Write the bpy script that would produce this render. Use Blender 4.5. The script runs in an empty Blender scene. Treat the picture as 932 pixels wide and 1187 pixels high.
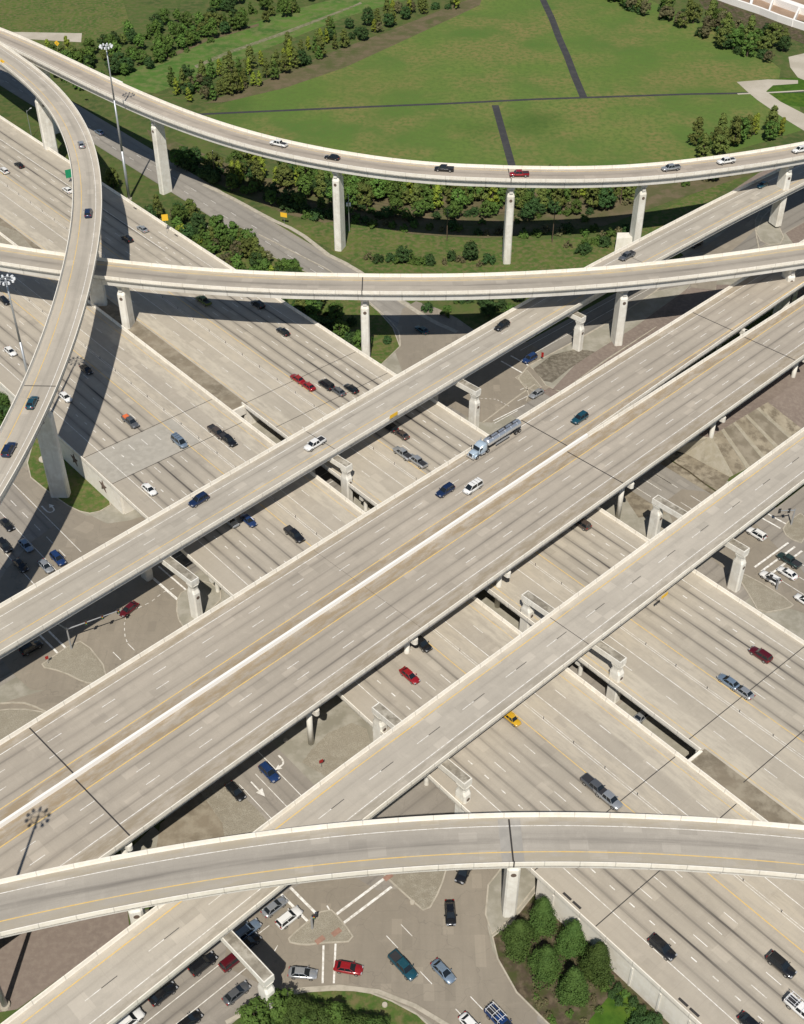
import bpy, math, random
import numpy as np
from mathutils import Vector, Matrix, noise as mnoise
R=math.radians
random.seed(7)
S=bpy.context.scene
COL=S.collection
# ---------------- camera
CH,CF,CP=200.0,1446.0,40.4
cd=bpy.data.cameras.new('camera'); cam=bpy.data.objects.new('camera',cd); COL.objects.link(cam)
cd.sensor_fit='VERTICAL'; cd.sensor_height=24.0; cd.lens=CF*24.0/1187.0
cd.clip_start=1; cd.clip_end=6000
cam.location=(0,0,CH); cam.rotation_euler=(R(90-CP),0,0)
S.camera=cam
# ---------------- sun and sky
SUN_EL,SUN_AZ=53.2,184.0
w=bpy.data.worlds.new('World'); S.world=w; w.use_nodes=True
nt=w.node_tree; bg=nt.nodes['Background']; sky=nt.nodes.new('ShaderNodeTexSky')
sky.sky_type='NISHITA'; sky.sun_disc=False; sky.sun_elevation=R(SUN_EL); sky.sun_rotation=R(SUN_AZ)
sky.altitude=0; sky.air_density=1.25; sky.dust_density=.35; sky.ozone_density=2.5
nt.links.new(sky.outputs[0],bg.inputs[0]); bg.inputs[1].default_value=0.056
sl=bpy.data.lights.new('sun','SUN'); so=bpy.data.objects.new('sun',sl); COL.objects.link(so)
sl.energy=4.6; sl.angle=R(0.5); sl.color=(1.0,0.935,0.83)
so.rotation_euler=Vector((-math.sin(R(SUN_AZ))*math.cos(R(SUN_EL)),-math.cos(R(SUN_AZ))*math.cos(R(SUN_EL)),-math.sin(R(SUN_EL)))).to_track_quat('-Z','Y').to_euler()
so.location=(0,-100,400)
S.view_settings.view_transform='Standard'; S.view_settings.look='None'
S.view_settings.gamma=1; S.view_settings.use_curve_mapping=False
S.view_settings.exposure=0.06

# ---------------- helpers
_t=R(CP); FW=np.array([0,math.cos(_t),-math.sin(_t)]); RT=np.array([1.,0,0]); UP=np.cross(RT,FW)
def at(x,y,z=0.):
    d=FW*CF+RT*(x-466)-UP*(y-593.5); s=(z-CH)/d[2]; p=np.array([0,0,CH])+d*s
    return (float(p[0]),float(p[1]),float(z))
def frame(az):
    a=R(az); U=(math.sin(a),math.cos(a)); return U,(-U[1],U[0])
def fw(az,u,v,z=0.):
    U,V=frame(az); return (U[0]*u+V[0]*v,U[1]*u+V[1]*v,z)
def uvof(az,p):
    U,V=frame(az); return p[0]*U[0]+p[1]*U[1],p[0]*V[0]+p[1]*V[1]
L1,ML,BA,AA=139.08,45.52,46.74,44.27

class MB:
    def __init__(s): s.v=[]; s.f=[]; s.uv=[]
    def face(s,pts,uv=None):
        n=len(s.v); s.v+= [tuple(p) for p in pts]; s.f.append(tuple(range(n,n+len(pts))))
        s.uv.append(uv if uv else [(p[0],p[1]) for p in pts])
    def box(s,c,d,rz=0.0,taper=1.0,rot=None):
        x,y,z=d[0]/2,d[1]/2,d[2]/2; P=[]
        for k,(a,b,e) in enumerate([(-1,-1,-1),(1,-1,-1),(1,1,-1),(-1,1,-1),(-1,-1,1),(1,-1,1),(1,1,1),(-1,1,1)]):
            t=taper if e>0 else 1.0
            q=Vector((a*x*t,b*y*t,e*z))
            if rot is not None: q=rot@q
            q=Matrix.Rotation(rz,3,'Z')@q
            P.append((c[0]+q.x,c[1]+q.y,c[2]+q.z))
        n=len(s.v); s.v+=P
        for f in [(0,3,2,1),(4,5,6,7),(0,1,5,4),(1,2,6,5),(2,3,7,6),(3,0,4,7)]:
            s.f.append(tuple(n+i for i in f)); s.uv.append([(P[i][0]+P[i][2]*.3,P[i][1]+P[i][2]*.7) for i in f])
    def loft(s,rings,cap=True,closed=True):
        n=len(s.v); m=len(rings[0])
        for r in rings: s.v+=[tuple(p) for p in r]
        for i in range(len(rings)-1):
            for j in range(m if closed else m-1):
                a=n+i*m+j; b=n+i*m+(j+1)%m; s.f.append((a,b,b+m,a+m)); s.uv.append([(j,i),(j+1,i),(j+1,i+1),(j,i+1)])
        if cap:
            s.f.append(tuple(n+j for j in range(m))[::-1]); s.uv.append([(0,0)]*m)
            k=n+(len(rings)-1)*m; s.f.append(tuple(k+j for j in range(m))); s.uv.append([(0,0)]*m)
    def tube(s,p,q,r0,r1=None,n=8,cap=True):
        r1=r0 if r1 is None else r1; p=Vector(p); q=Vector(q); d=(q-p).normalized()
        a=d.orthogonal().normalized(); b=d.cross(a)
        rg=[]
        for c,r in ((p,r0),(q,r1)):
            rg.append([tuple(c+(a*math.cos(2*math.pi*k/n)+b*math.sin(2*math.pi*k/n))*r) for k in range(n)])
        s.loft(rg,cap)
    def prism(s,poly,z0,z1):
        n=len(poly)
        area=sum(poly[i][0]*poly[(i+1)%n][1]-poly[(i+1)%n][0]*poly[i][1] for i in range(n))
        if area<0: poly=poly[::-1]
        s.face([(p[0],p[1],z1) for p in poly])
        for i in range(n):
            a,b=poly[i],poly[(i+1)%n]; s.face([(a[0],a[1],z0),(b[0],b[1],z0),(b[0],b[1],z1),(a[0],a[1],z1)])
    def build(s,name,mat,parent=None,smooth=False,loc=None):
        me=bpy.data.meshes.new(name); 
        V=s.v
        if loc: V=[(a-loc[0],b-loc[1],c-loc[2]) for a,b,c in V]
        me.from_pydata(V,[],s.f)
        ul=me.uv_layers.new(name='UVMap')
        flat=[c for f in s.uv for q in f for c in q]
        ul.data.foreach_set('uv',flat)
        me.materials.append(mat)
        if smooth: me.polygons.foreach_set('use_smooth',[True]*len(me.polygons))
        me.update()
        o=bpy.data.objects.new(name,me); COL.objects.link(o)
        if parent: o.parent=parent
        if loc and not parent: o.location=loc
        return o
def empty(name,loc=(0,0,0),rz=0.0):
    o=bpy.data.objects.new(name,None); COL.objects.link(o); o.location=loc; o.rotation_euler=(0,0,rz); o.empty_display_size=.5
    return o
def tag(o,label=None,cat=None,group=None,kind=None):
    if label: o['label']=label
    if cat: o['category']=cat
    if group: o['group']=group
    if kind: o['kind']=kind
    return o
def kids(o): return [c for c in bpy.data.objects if c.parent==o]
def copy_tree(src,K,parent=None):
    c=src.copy(); COL.objects.link(c); c.parent=parent
    for ch in K.get(src.name,[]): copy_tree(ch,K,c)
    return c

# ---------------- materials
def mat(name,rough=0.8,base=(.5,.5,.5),metal=0.0,coat=0.0,spec=None):
    m=bpy.data.materials.new(name); m.use_nodes=True; b=m.node_tree.nodes['Principled BSDF']
    b.inputs['Base Color'].default_value=(*base,1); b.inputs['Roughness'].default_value=rough; b.inputs['Metallic'].default_value=metal
    if coat: b.inputs['Coat Weight'].default_value=coat; b.inputs['Coat Roughness'].default_value=.08
    if spec is not None: b.inputs['Specular IOR Level'].default_value=spec
    return m
class NT:
    def __init__(s,m): s.t=m.node_tree; s.b=s.t.nodes['Principled BSDF']
    def n(s,ty,**k):
        x=s.t.nodes.new(ty)
        for a,v in k.items(): setattr(x,a,v)
        return x
    def l(s,a,b): s.t.links.new(a,b)
    def math(s,op,a,b=None,c=None,clamp=False):
        x=s.n('ShaderNodeMath',operation=op); x.use_clamp=clamp
        for i,q in enumerate((a,b,c)):
            if q is None: continue
            if isinstance(q,(int,float)): x.inputs[i].default_value=q
            else: s.l(q,x.inputs[i])
        return x.outputs[0]
    def noise(s,vec,scale,detail=4,rough=.55,dist=0.0):
        x=s.n('ShaderNodeTexNoise'); x.inputs['Scale'].default_value=scale; x.inputs['Detail'].default_value=detail
        x.inputs['Roughness'].default_value=rough; x.inputs['Distortion'].default_value=dist
        s.l(vec,x.inputs['Vector']); return x.outputs['Fac']
    def mapr(s,v,a,b,c=0.,d=1.):
        x=s.n('ShaderNodeMapRange'); x.interpolation_type='SMOOTHSTEP'; s.l(v,x.inputs[0])
        for i,q in enumerate((a,b,c,d)): x.inputs[i+1].default_value=q
        return x.outputs[0]
    def mix(s,f,a,b,blend='MIX'):
        x=s.n('ShaderNodeMix',data_type='RGBA',blend_type=blend)
        for i,q in ((0,f),(6,a),(7,b)):
            if isinstance(q,(int,float)): x.inputs[i].default_value=q
            elif isinstance(q,tuple): x.inputs[i].default_value=(*q,1)
            else: s.l(q,x.inputs[i])
        return x.outputs[2]
    def scl(s,vec,sx,sy,sz=1,off=(0,0,0)):
        x=s.n('ShaderNodeMapping'); x.inputs['Scale'].default_value=(sx,sy,sz); x.inputs['Location'].default_value=off
        s.l(vec,x.inputs['Vector']); return x.outputs[0]
    def bump(s,h,st,dist=.05):
        x=s.n('ShaderNodeBump'); x.inputs['Strength'].default_value=st; x.inputs['Distance'].default_value=dist
        s.l(h,x.inputs['Height']); s.l(x.outputs[0],s.b.inputs['Normal'])

def road_mat(name,base,lane_c=None,lane_w=3.66,track=.5,shoulders=(),slab=4.6,lanes=None,patch=.10,warm=(.30,.25,.19),crack=0.0,joint=.07):
    """concrete paving: wheel/oil wear along the lanes (a real stain of the surface), slab tone changes and joints, dusty shoulders. UV = (lateral m, along m)"""
    m=mat(name,.85,base); k=NT(m); uv=k.n('ShaderNodeUVMap').outputs[0]
    sp=k.n('ShaderNodeSeparateXYZ'); k.l(uv,sp.inputs[0]); u,v=sp.outputs[0],sp.outputs[1]
    big=k.noise(k.scl(uv,.06,.03),1.0,3); med=k.noise(k.scl(uv,.9,.06),1.0,5,.6); fine=k.noise(k.scl(uv,3.5,3.5),1.0,4,.7)
    c=k.mix(k.mapr(big,.35,.65),tuple(x*1.06 for x in base),tuple(x*.90 for x in base))
    # slab tones
    wn=k.n('ShaderNodeTexWhiteNoise',noise_dimensions='2D'); cb=k.n('ShaderNodeCombineXYZ')
    lo=lane_c if lane_c is not None else 0.0
    k.l(k.math('FLOOR',k.math('DIVIDE',k.math('SUBTRACT',u,lo-lane_w/2),lane_w)),cb.inputs[0])
    k.l(k.math('FLOOR',k.math('DIVIDE',v,slab*2.0)),cb.inputs[1]); k.l(cb.outputs[0],wn.inputs[0])
    c=k.mix(k.math('MULTIPLY',k.math('SUBTRACT',wn.outputs[0],.0),patch*1.6),c,tuple(x*.78 for x in base))
    # streaks along
    c=k.mix(k.mapr(med,.42,.75,0,.35),c,tuple(x*.68 for x in base))
    c=k.mix(k.mapr(fine,.3,.75,0,.30),c,tuple(x*.70 for x in base))
    mot=k.noise(k.scl(uv,.35,.22,1,(9,2,0)),1.0,6,.72); c=k.mix(k.mapr(mot,.45,.72,0,.40),c,tuple(x*.72 for x in base))
    mot2=k.noise(k.scl(uv,.28,.4,1,(29,12,0)),1.0,6,.72); c=k.mix(k.mapr(mot2,.5,.75,0,.35),c,tuple(min(1,x*1.28) for x in base))
    sw=k.n('ShaderNodeTexWhiteNoise',noise_dimensions='1D'); k.l(k.math('FLOOR',k.math('DIVIDE',v,36.5)),sw.inputs['W'])
    c=k.mix(k.math('MULTIPLY',sw.outputs[0],.22),c,tuple(x*.74 for x in base))
    # rectangular repair panels
    wr=k.n('ShaderNodeTexWhiteNoise',noise_dimensions='2D'); cr=k.n('ShaderNodeCombineXYZ')
    k.l(k.math('FLOOR',k.math('DIVIDE',u,1.83)),cr.inputs[0]); k.l(k.math('FLOOR',k.math('DIVIDE',k.math('ADD',v,1.3),3.1)),cr.inputs[1]); k.l(cr.outputs[0],wr.inputs[0])
    c=k.mix(k.math('MULTIPLY',k.math('GREATER_THAN',wr.outputs[0],.965),.28),c,tuple(min(1,x*1.35) for x in base))
    c=k.mix(k.math('MULTIPLY',k.math('LESS_THAN',wr.outputs[0],.025),.30),c,tuple(x*.6 for x in base))
    if lane_c is not None and track>0:
        ph=k.math('MULTIPLY',k.math('SUBTRACT',u,lane_c),2*math.pi/lane_w)
        wob=k.math('MULTIPLY',k.math('SUBTRACT',k.noise(k.scl(uv,.02,.012),1.0,2),.5),1.6)
        cs=k.math('COSINE',k.math('ADD',ph,wob))
        band=k.mapr(cs,-.35,1.0)
        core=k.mapr(cs,.86,1.0)
        mod=k.mapr(k.noise(k.scl(uv,.25,.009,1,(3,lane_c,0)),1.0,5,.7),.33,.66)
        mod2=k.mapr(k.noise(k.scl(uv,1.2,.045,1,(7,3,0)),1.0,4,.6),.25,.7,.4,1)
        msk=k.math('MULTIPLY',k.math('MULTIPLY',k.math('ADD',k.math('MULTIPLY',band,.36),k.math('MULTIPLY',core,.64)),k.math('MULTIPLY_ADD',mod,.78,.22)),mod2)
        if lanes:
            ins=k.math('MULTIPLY',k.math('GREATER_THAN',u,lanes[0]),k.math('LESS_THAN',u,lanes[1])); msk=k.math('MULTIPLY',msk,ins)
        lw=k.n('ShaderNodeTexWhiteNoise',noise_dimensions='1D'); k.l(k.math('ADD',k.math('FLOOR',k.math('DIVIDE',k.math('SUBTRACT',u,lane_c-lane_w/2),lane_w)),lane_c*7.3),lw.inputs['W'])
        msk=k.math('MULTIPLY',msk,k.math('MULTIPLY_ADD',lw.outputs[0],.75,.55))
        c=k.mix(k.math('MULTIPLY',msk,track,clamp=True),c,(.062,.055,.050))
    for (a,b2,col,st) in shoulders:
        ins=k.math('MULTIPLY',k.mapr(u,a-.3,a+.3),k.mapr(u,b2-.3,b2+.3,1,0))
        dn=k.noise(k.scl(uv,.7,.16,1,(a,3,0)),1.0,6,.72)
        c=k.mix(k.math('MULTIPLY',ins,k.mapr(dn,.38,.62,st*.12,st)),c,col)
    # transverse and longitudinal joints
    fr=k.math('FRACT',k.math('DIVIDE',v,slab)); j=k.math('LESS_THAN',fr,.022)
    c=k.mix(k.math('MULTIPLY',j,joint),c,(.09,.08,.07))
    if crack>0:
        vo=k.n('ShaderNodeTexVoronoi',feature='DISTANCE_TO_EDGE'); vo.inputs['Scale'].default_value=.16
        wv=k.n('ShaderNodeVectorMath',operation='ADD'); k.l(uv,wv.inputs[0])
        nn=k.n('ShaderNodeTexNoise'); nn.inputs['Scale'].default_value=.3; k.l(uv,nn.inputs['Vector'])
        sc=k.n('ShaderNodeVectorMath',operation='SCALE'); sc.inputs[3].default_value=4; k.l(nn.outputs['Color'],sc.inputs[0]); k.l(sc.outputs[0],wv.inputs[1])
        k.l(wv.outputs[0],vo.inputs['Vector'])
        c=k.mix(k.mapr(vo.outputs[0],0,.012,crack,0),c,(.06,.055,.05))
    k.l(c,k.b.inputs['Base Color']); k.bump(fine,.15,.02)
    return m
def noise_mat(name,cols,scales,rough=.9,bump=0.0,coord='Object',spec=.3,stretch=None,speck=None):
    m=mat(name,rough,cols[0],spec=spec); k=NT(m)
    g=k.n('ShaderNodeNewGeometry').outputs['Position'] if coord=='World' else k.n('ShaderNodeTexCoord').outputs[coord]
    if stretch: g=k.scl(g,*stretch)
    c=cols[0]
    for i,(cc,sc) in enumerate(zip(cols[1:],scales)):
        n_=k.noise(k.scl(g,1,1,1,(i*13.7,i*5.1,0)),sc,6,.62)
        c=k.mix(k.mapr(n_,.40,.66),c,cc)
    if speck:
        n_=k.noise(g,speck[0],2,.8); c=k.mix(k.mapr(n_,speck[1],speck[1]+.1),c,speck[2])
    k.l(c,k.b.inputs['Base Color'])
    if bump: k.bump(k.noise(g,scales[-1],5,.7),bump,.3)
    return m
CONC=(.49,.445,.375)
M={}
M['parapet']=noise_mat('parapet_concrete',[(.82,.775,.69),(.76,.71,.62),(.85,.815,.74)],[.12,.9],.8,coord='World')
def conc_detail(m,jsp=None,streak=.25,stain=(.33,.30,.25)):
    k=NT(m); old=k.b.inputs['Base Color'].links[0].from_socket
    g=k.n('ShaderNodeNewGeometry').outputs['Position']
    st=k.noise(k.scl(g,1.3,1.3,.10),1.0,5,.65); c=k.mix(k.mapr(st,.50,.80,0,streak),old,stain)
    sp_=k.noise(k.scl(g,.11,.11,.11,(5,5,5)),1.0,3,.6); c=k.mix(k.mapr(sp_,.45,.75,0,streak*.9),c,tuple(x*1.35 for x in stain))
    if jsp:
        uv=k.n('ShaderNodeUVMap').outputs[0]; s2=k.n('ShaderNodeSeparateXYZ'); k.l(uv,s2.inputs[0])
        f=k.math('FRACT',k.math('MULTIPLY',s2.outputs[1],jsp)); c=k.mix(k.math('MULTIPLY',k.math('LESS_THAN',f,.03),.30),c,(.12,.11,.10))
        wn=k.n('ShaderNodeTexWhiteNoise',noise_dimensions='1D'); k.l(k.math('FLOOR',k.math('MULTIPLY',s2.outputs[1],jsp)),wn.inputs['W']); c=k.mix(k.math('MULTIPLY',wn.outputs[0],.08),c,stain)
    k.l(c,k.b.inputs['Base Color'])
conc_detail(M['parapet'],.5,.14)
M['pier']=noise_mat('pier_concrete',[(.74,.715,.655),(.66,.63,.565),(.79,.775,.72)],[.15,.6],.8,coord='World')
conc_detail(M['pier'],None,.42)
M['girder']=noise_mat('girder_concrete',[(.72,.705,.67),(.64,.62,.58)],[.1],.8,coord='World')
conc_detail(M['girder'],.25,.35)
M['captop']=noise_mat('weathered_cap',[(.26,.235,.19),(.42,.39,.33),(.19,.17,.135)],[.25,.7],.9,coord='World')
M['wall']=noise_mat('retaining_wall',[(.78,.745,.67),(.70,.66,.58),(.80,.77,.71)],[.12,.8],.85,coord='World')
conc_detail(M['wall'],None,.16)
M['joint']=mat('joint_rubber',.9,(.035,.033,.032))
M['patchgray']=noise_mat('sealed_joint_patch',[(.31,.295,.27),(.36,.34,.31)],[.5],.85,coord='World')
M['greyslab']=noise_mat('grey_slab',[(.375,.352,.31),(.335,.315,.275),(.40,.375,.33)],[.12,.6],.85,coord='World')
M['white']=noise_mat('white_paint',[(.80,.79,.76),(.55,.52,.46)],[1.3],.6,coord='World')
M['yellow']=noise_mat('yellow_paint',[(.68,.45,.12),(.55,.44,.26),(.70,.50,.20)],[.5,1.6],.6,coord='World')
M['black_line']=mat('black_contrast_paint',.7,(.04,.04,.04))
M['curb']=noise_mat('curb_concrete',[(.44,.40,.33),(.34,.31,.25)],[.7],.85,coord='World')
M['grass']=noise_mat('grass',[(.070,.108,.030),(.092,.124,.034),(.054,.086,.026),(.110,.115,.045)],[.018,.06,.35],.95,.4,'World',.1)
M['field']=noise_mat('field_grass',[(.102,.166,.036),(.142,.190,.048),(.080,.146,.034),(.185,.170,.062),(.094,.144,.036)],[.006,.02,.035,.5],.95,.25,'World',.1)
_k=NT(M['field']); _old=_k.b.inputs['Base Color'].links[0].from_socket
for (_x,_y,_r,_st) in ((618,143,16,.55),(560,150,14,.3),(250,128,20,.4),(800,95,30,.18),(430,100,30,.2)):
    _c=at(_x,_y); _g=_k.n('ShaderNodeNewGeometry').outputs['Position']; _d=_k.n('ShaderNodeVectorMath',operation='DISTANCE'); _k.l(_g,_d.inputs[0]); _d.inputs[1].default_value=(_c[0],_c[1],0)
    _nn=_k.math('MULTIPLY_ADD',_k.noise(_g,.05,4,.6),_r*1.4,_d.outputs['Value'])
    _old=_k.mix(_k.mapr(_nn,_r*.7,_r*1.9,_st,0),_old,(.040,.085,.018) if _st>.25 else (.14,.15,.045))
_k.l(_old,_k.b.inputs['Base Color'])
M['lawn']=noise_mat('verge_lawn',[(.075,.128,.028),(.110,.135,.036),(.058,.105,.024),(.150,.135,.060)],[.05,.12,.6],.95,.4,'World',.1)
M['freshgrass']=noise_mat('fresh_grass',[(.072,.150,.030),(.100,.175,.036),(.055,.120,.026),(.14,.165,.06)],[.012,.05,.25],.95,.3,'World',.1)
M['drygrass']=noise_mat('dry_scrub',[(.115,.105,.055),(.08,.095,.035),(.15,.12,.075)],[.05,.2],.95,.3,'World',.1)
M['trackgrass']=noise_mat('worn_track',[(.17,.165,.10),(.10,.13,.045),(.24,.22,.15)],[.12,.5],.95,.3,'World',.1)
M['brightgrass']=noise_mat('bright_grass',[(.055,.12,.015),(.09,.14,.02),(.04,.09,.012)],[.05,.4],.95,.4,'World',.1)  # more saturated green for a field patch and the island plot
M['dirt']=noise_mat('bare_dirt',[(.215,.175,.150),(.185,.150,.130),(.240,.200,.170)],[.04,.9],.95,.2,'World',.1,None,(2.2,.70,(.34,.30,.26)))
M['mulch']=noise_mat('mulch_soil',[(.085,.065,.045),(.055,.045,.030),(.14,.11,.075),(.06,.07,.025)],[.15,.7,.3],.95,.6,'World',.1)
M['gravel']=noise_mat('gravel',[(.34,.31,.25),(.28,.25,.195),(.38,.35,.285),(.25,.225,.175)],[.06,.5,6.0],.95,.6,'World',.1)
M['gravelgreen']=noise_mat('lichen_concrete',[(.29,.275,.225),(.24,.225,.18),(.35,.33,.28)],[.04,.25],.95,.3,'World',.1)
M['darkgravel']=noise_mat('dark_gravel',[(.15,.13,.105),(.10,.09,.07),(.22,.20,.16)],[.08,.9],.95,.6,'World',.1)
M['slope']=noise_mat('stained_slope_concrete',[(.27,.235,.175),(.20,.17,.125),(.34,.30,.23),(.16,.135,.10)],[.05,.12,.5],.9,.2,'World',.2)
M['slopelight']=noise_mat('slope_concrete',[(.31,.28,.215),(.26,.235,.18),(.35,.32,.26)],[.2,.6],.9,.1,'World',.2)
M['mediandirt']=noise_mat('median_dirt',[(.235,.20,.15),(.17,.145,.108),(.30,.265,.205)],[.10,.35],.95,.3,'World',.1)
M['asphaltpath']=noise_mat('asphalt_path',[(.045,.046,.05),(.06,.06,.06)],[.3],.9,0,'World',.2)
M['paveslab']=noise_mat('old_concrete',[(.44,.40,.33),(.38,.345,.28),(.48,.44,.37)],[.02,.08],.9,0,'World',.2)
M['steel']=mat('galvanised_steel',.45,(.48,.50,.53),.6)
M['steelwhite']=mat('lamp_housing',.4,(.78,.80,.84),.1)
M['darksteel']=mat('dark_steel',.5,(.05,.05,.055),.4)
M['rubber']=mat('tyre_rubber',.85,(.018,.018,.019))
M['rim']=mat('wheel_rim',.3,(.55,.56,.58),.9)
M['glass']=mat('car_glass',.06,(.012,.016,.020),0,.3)
M['lamp']=mat('headlight_lens',.15,(.33,.34,.36))
M['tail']=mat('tail_light',.25,(.30,.012,.012))
M['chrome']=mat('polished_tank',.34,(.80,.82,.85),.85)
M['signyellow']=mat('sign_yellow',.5,(.80,.48,.03))
M['signgreen']=mat('sign_green',.5,(.01,.26,.12))
M['orange']=mat('orange_tarp',.7,(.65,.15,.05))
M['wood']=noise_mat('pole_wood',[(.14,.10,.07),(.09,.065,.045)],[.8],.9)
M['bark']=noise_mat('bark',[(.10,.075,.055),(.06,.045,.035)],[1.5],.95)
M['brick']=noise_mat('brick_paver',[(.33,.20,.15),(.27,.16,.12)],[1.2],.9,0,'World')
M['star']=mat('star_relief_paint',.8,(.13,.095,.075))
M['brownearth']=noise_mat('orange_earth',[(.33,.24,.175),(.27,.19,.135)],[.1],.95,.2,'World',.1)
M['whitewall']=mat('white_render',.8,(.84,.82,.79))
def paint(name,c,rough=.28,metal=.25): return mat(name,rough,c,metal,.7)
P={'black':paint('paint_black',(.012,.013,.016)),'navy':paint('paint_navy',(.012,.028,.085)),'blue':paint('paint_blue',(.015,.045,.15)),
 'teal':paint('paint_teal',(.012,.075,.11)),'white':paint('paint_white',(.74,.74,.73),.3,0),'silver':paint('paint_silver',(.46,.48,.50),.3,.6),
 'gray':paint('paint_gray',(.14,.15,.165),.3,.5),'lightblue':paint('paint_light_blue',(.24,.32,.42),.3,.5),'red':paint('paint_red',(.27,.008,.014),.3,.1),
 'maroon':paint('paint_maroon',(.11,.008,.016)),'green':paint('paint_olive',(.13,.17,.03)),'yellow':paint('paint_yellow',(.55,.33,.02),.35,0),
 'brown':paint('paint_brown',(.09,.07,.06)),'darkgreen':paint('paint_dark_green',(.02,.045,.045))}

# ---------------- paths
class Path:
    """a centreline: points (x,y,z) with the distance s along it"""
    def __init__(s,pts,s0=0.0):
        s.p=np.array(pts,float); d=np.linalg.norm(np.diff(s.p[:,:2],axis=0),axis=1); s.s=np.concatenate([[0],np.cumsum(d)])+s0
    def at(s,t):
        return np.array([np.interp(t,s.s,s.p[:,i]) for i in range(3)])
    def T(s,t):
        a=s.at(max(t-2.,s.s[0])); b=s.at(min(t+2.,s.s[-1])); d=(b-a)[:2]; return d/np.linalg.norm(d)
    def P(s,t,v,dz=0.):
        c=s.at(t); T=s.T(t); return (c[0]-T[1]*v,c[1]+T[0]*v,c[2]+dz)
    def near(s,x,y):
        i=int(np.argmin((s.p[:,0]-x)**2+(s.p[:,1]-y)**2)); best=None
        for t in np.linspace(s.s[max(i-1,0)],s.s[min(i+1,len(s.s)-1)],41):
            c=s.at(t); e=(c[0]-x)**2+(c[1]-y)**2
            if best is None or e<best[0]: best=(e,t)
        t=best[1]; c=s.at(t); T=s.T(t); return t,(-(x-c[0])*T[1]+(y-c[1])*T[0])
def straight(az,u0,u1,zf=None,vf=None,step=6.):
    n=max(2,int((u1-u0)/step)+1); pts=[]
    for u in np.linspace(u0,u1,n):
        pts.append(fw(az,u,vf(u) if vf else 0.0,zf(u) if zf else 0.0))
    p=Path(pts,u0); 
    if not vf: p.s=np.linspace(u0,u1,n)
    return p
def vv(v,s): return v(s) if callable(v) else v
def ts(s0,s1,step=3.0):
    n=max(1,int(math.ceil(abs(s1-s0)/step))); return list(np.linspace(s0,s1,n+1))
def strip(mb,path,s0,s1,v0,v1,dz=0.,step=3.):
    T=ts(s0,s1,step)
    for a,b in zip(T[:-1],T[1:]):
        a0,a1,b0,b1=vv(v0,a),vv(v1,a),vv(v0,b),vv(v1,b)
        mb.face([path.P(a,a1,dz),path.P(a,a0,dz),path.P(b,b0,dz),path.P(b,b1,dz)],[(a1,a),(a0,a),(b0,b),(b1,b)])
def sweep(mb,path,s0,s1,prof,step=3.):
    """prof: closed list of (v,dz), counterclockwise seen along the path"""
    T=ts(s0,s1,step); rings=[[path.P(t,vv(v,t),vv(z,t)) for v,z in prof] for t in T]
    mb.loft(rings,True)
def parapet_prof(v,side,w_=.36,h=.92):
    # side +1: traffic lies on the +v side
    f=(lambda a: (lambda t: vv(v,t)+side*a))
    return [(f(0),-.30),(f(0),h),(f(w_*.55),h),(f(w_*.75),.35),(f(w_),.05),(f(w_),-.05)]
def dashes(mb,path,s0,s1,v,phase,L=3.05,gap=12.19,w_=.14,dz=.014):
    t=s0+((phase-s0)%gap)
    while t+L<s1:
        strip(mb,path,t,t+L,lambda q:vv(v,q)-w_/2,lambda q:vv(v,q)+w_/2,dz,4); t+=gap
def line(mb,path,s0,s1,v,w_=.16,dz=.014):
    strip(mb,path,s0,s1,lambda q:vv(v,q)-w_/2,lambda q:vv(v,q)+w_/2,dz)
def spanjoint(mb,path,s,v0,v1,w_=.18,dz=.016):
    strip(mb,path,s-w_/2,s+w_/2,v0,v1,dz)

def viaduct(name,label,cat,path,s0,s1,v0,v1,deckmat,depth=1.7,inset=1.1,girders=1,group=None,par=(1,1)):
    root=empty(name,path.P(s0,0,0)); tag(root,label,cat,group); root.location=(0,0,0)
    d=MB(); strip(d,path,s0,s1,v0,v1,0.); d.build('road_deck',deckmat,root)
    sb=MB(); sweep(sb,path,s0,s1,[(v0,-.32),(v1,-.32),(v1,-.02),(v0,-.02)]); sb.build('deck_slab',M['girder'],root)
    if par[0]:
        a=MB(); sweep(a,path,s0,s1,parapet_prof(v0,1)); a.build('parapet',M['parapet'],root)
    if par[1]:
        b=MB(); sweep(b,path,s0,s1,parapet_prof(v1,-1)); b.build('parapet',M['parapet'],root)
    if girders==1:
        g=MB(); sweep(g,path,s0,s1,[(lambda t:vv(v0,t)+inset,-.33),(lambda t:vv(v0,t)+inset+.15,-.33-depth),(lambda t:vv(v1,t)-inset-.15,-.33-depth),(lambda t:vv(v1,t)-inset,-.33)])
        g.build('girder',M['girder'],root)
    else:
        for i in range(girders):
            f=lambda t,i=i: vv(v0,t)+inset+(vv(v1,t)-vv(v0,t)-2*inset)*i/(girders-1)
            g=MB(); sweep(g,path,s0,s1,[(lambda t:f(t)-.35,-.33),(lambda t:f(t)-.35,-.33-depth),(lambda t:f(t)+.35,-.33-depth),(lambda t:f(t)+.35,-.33)],6.)
            g.build('girder',M['girder'],root)
    return root
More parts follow.
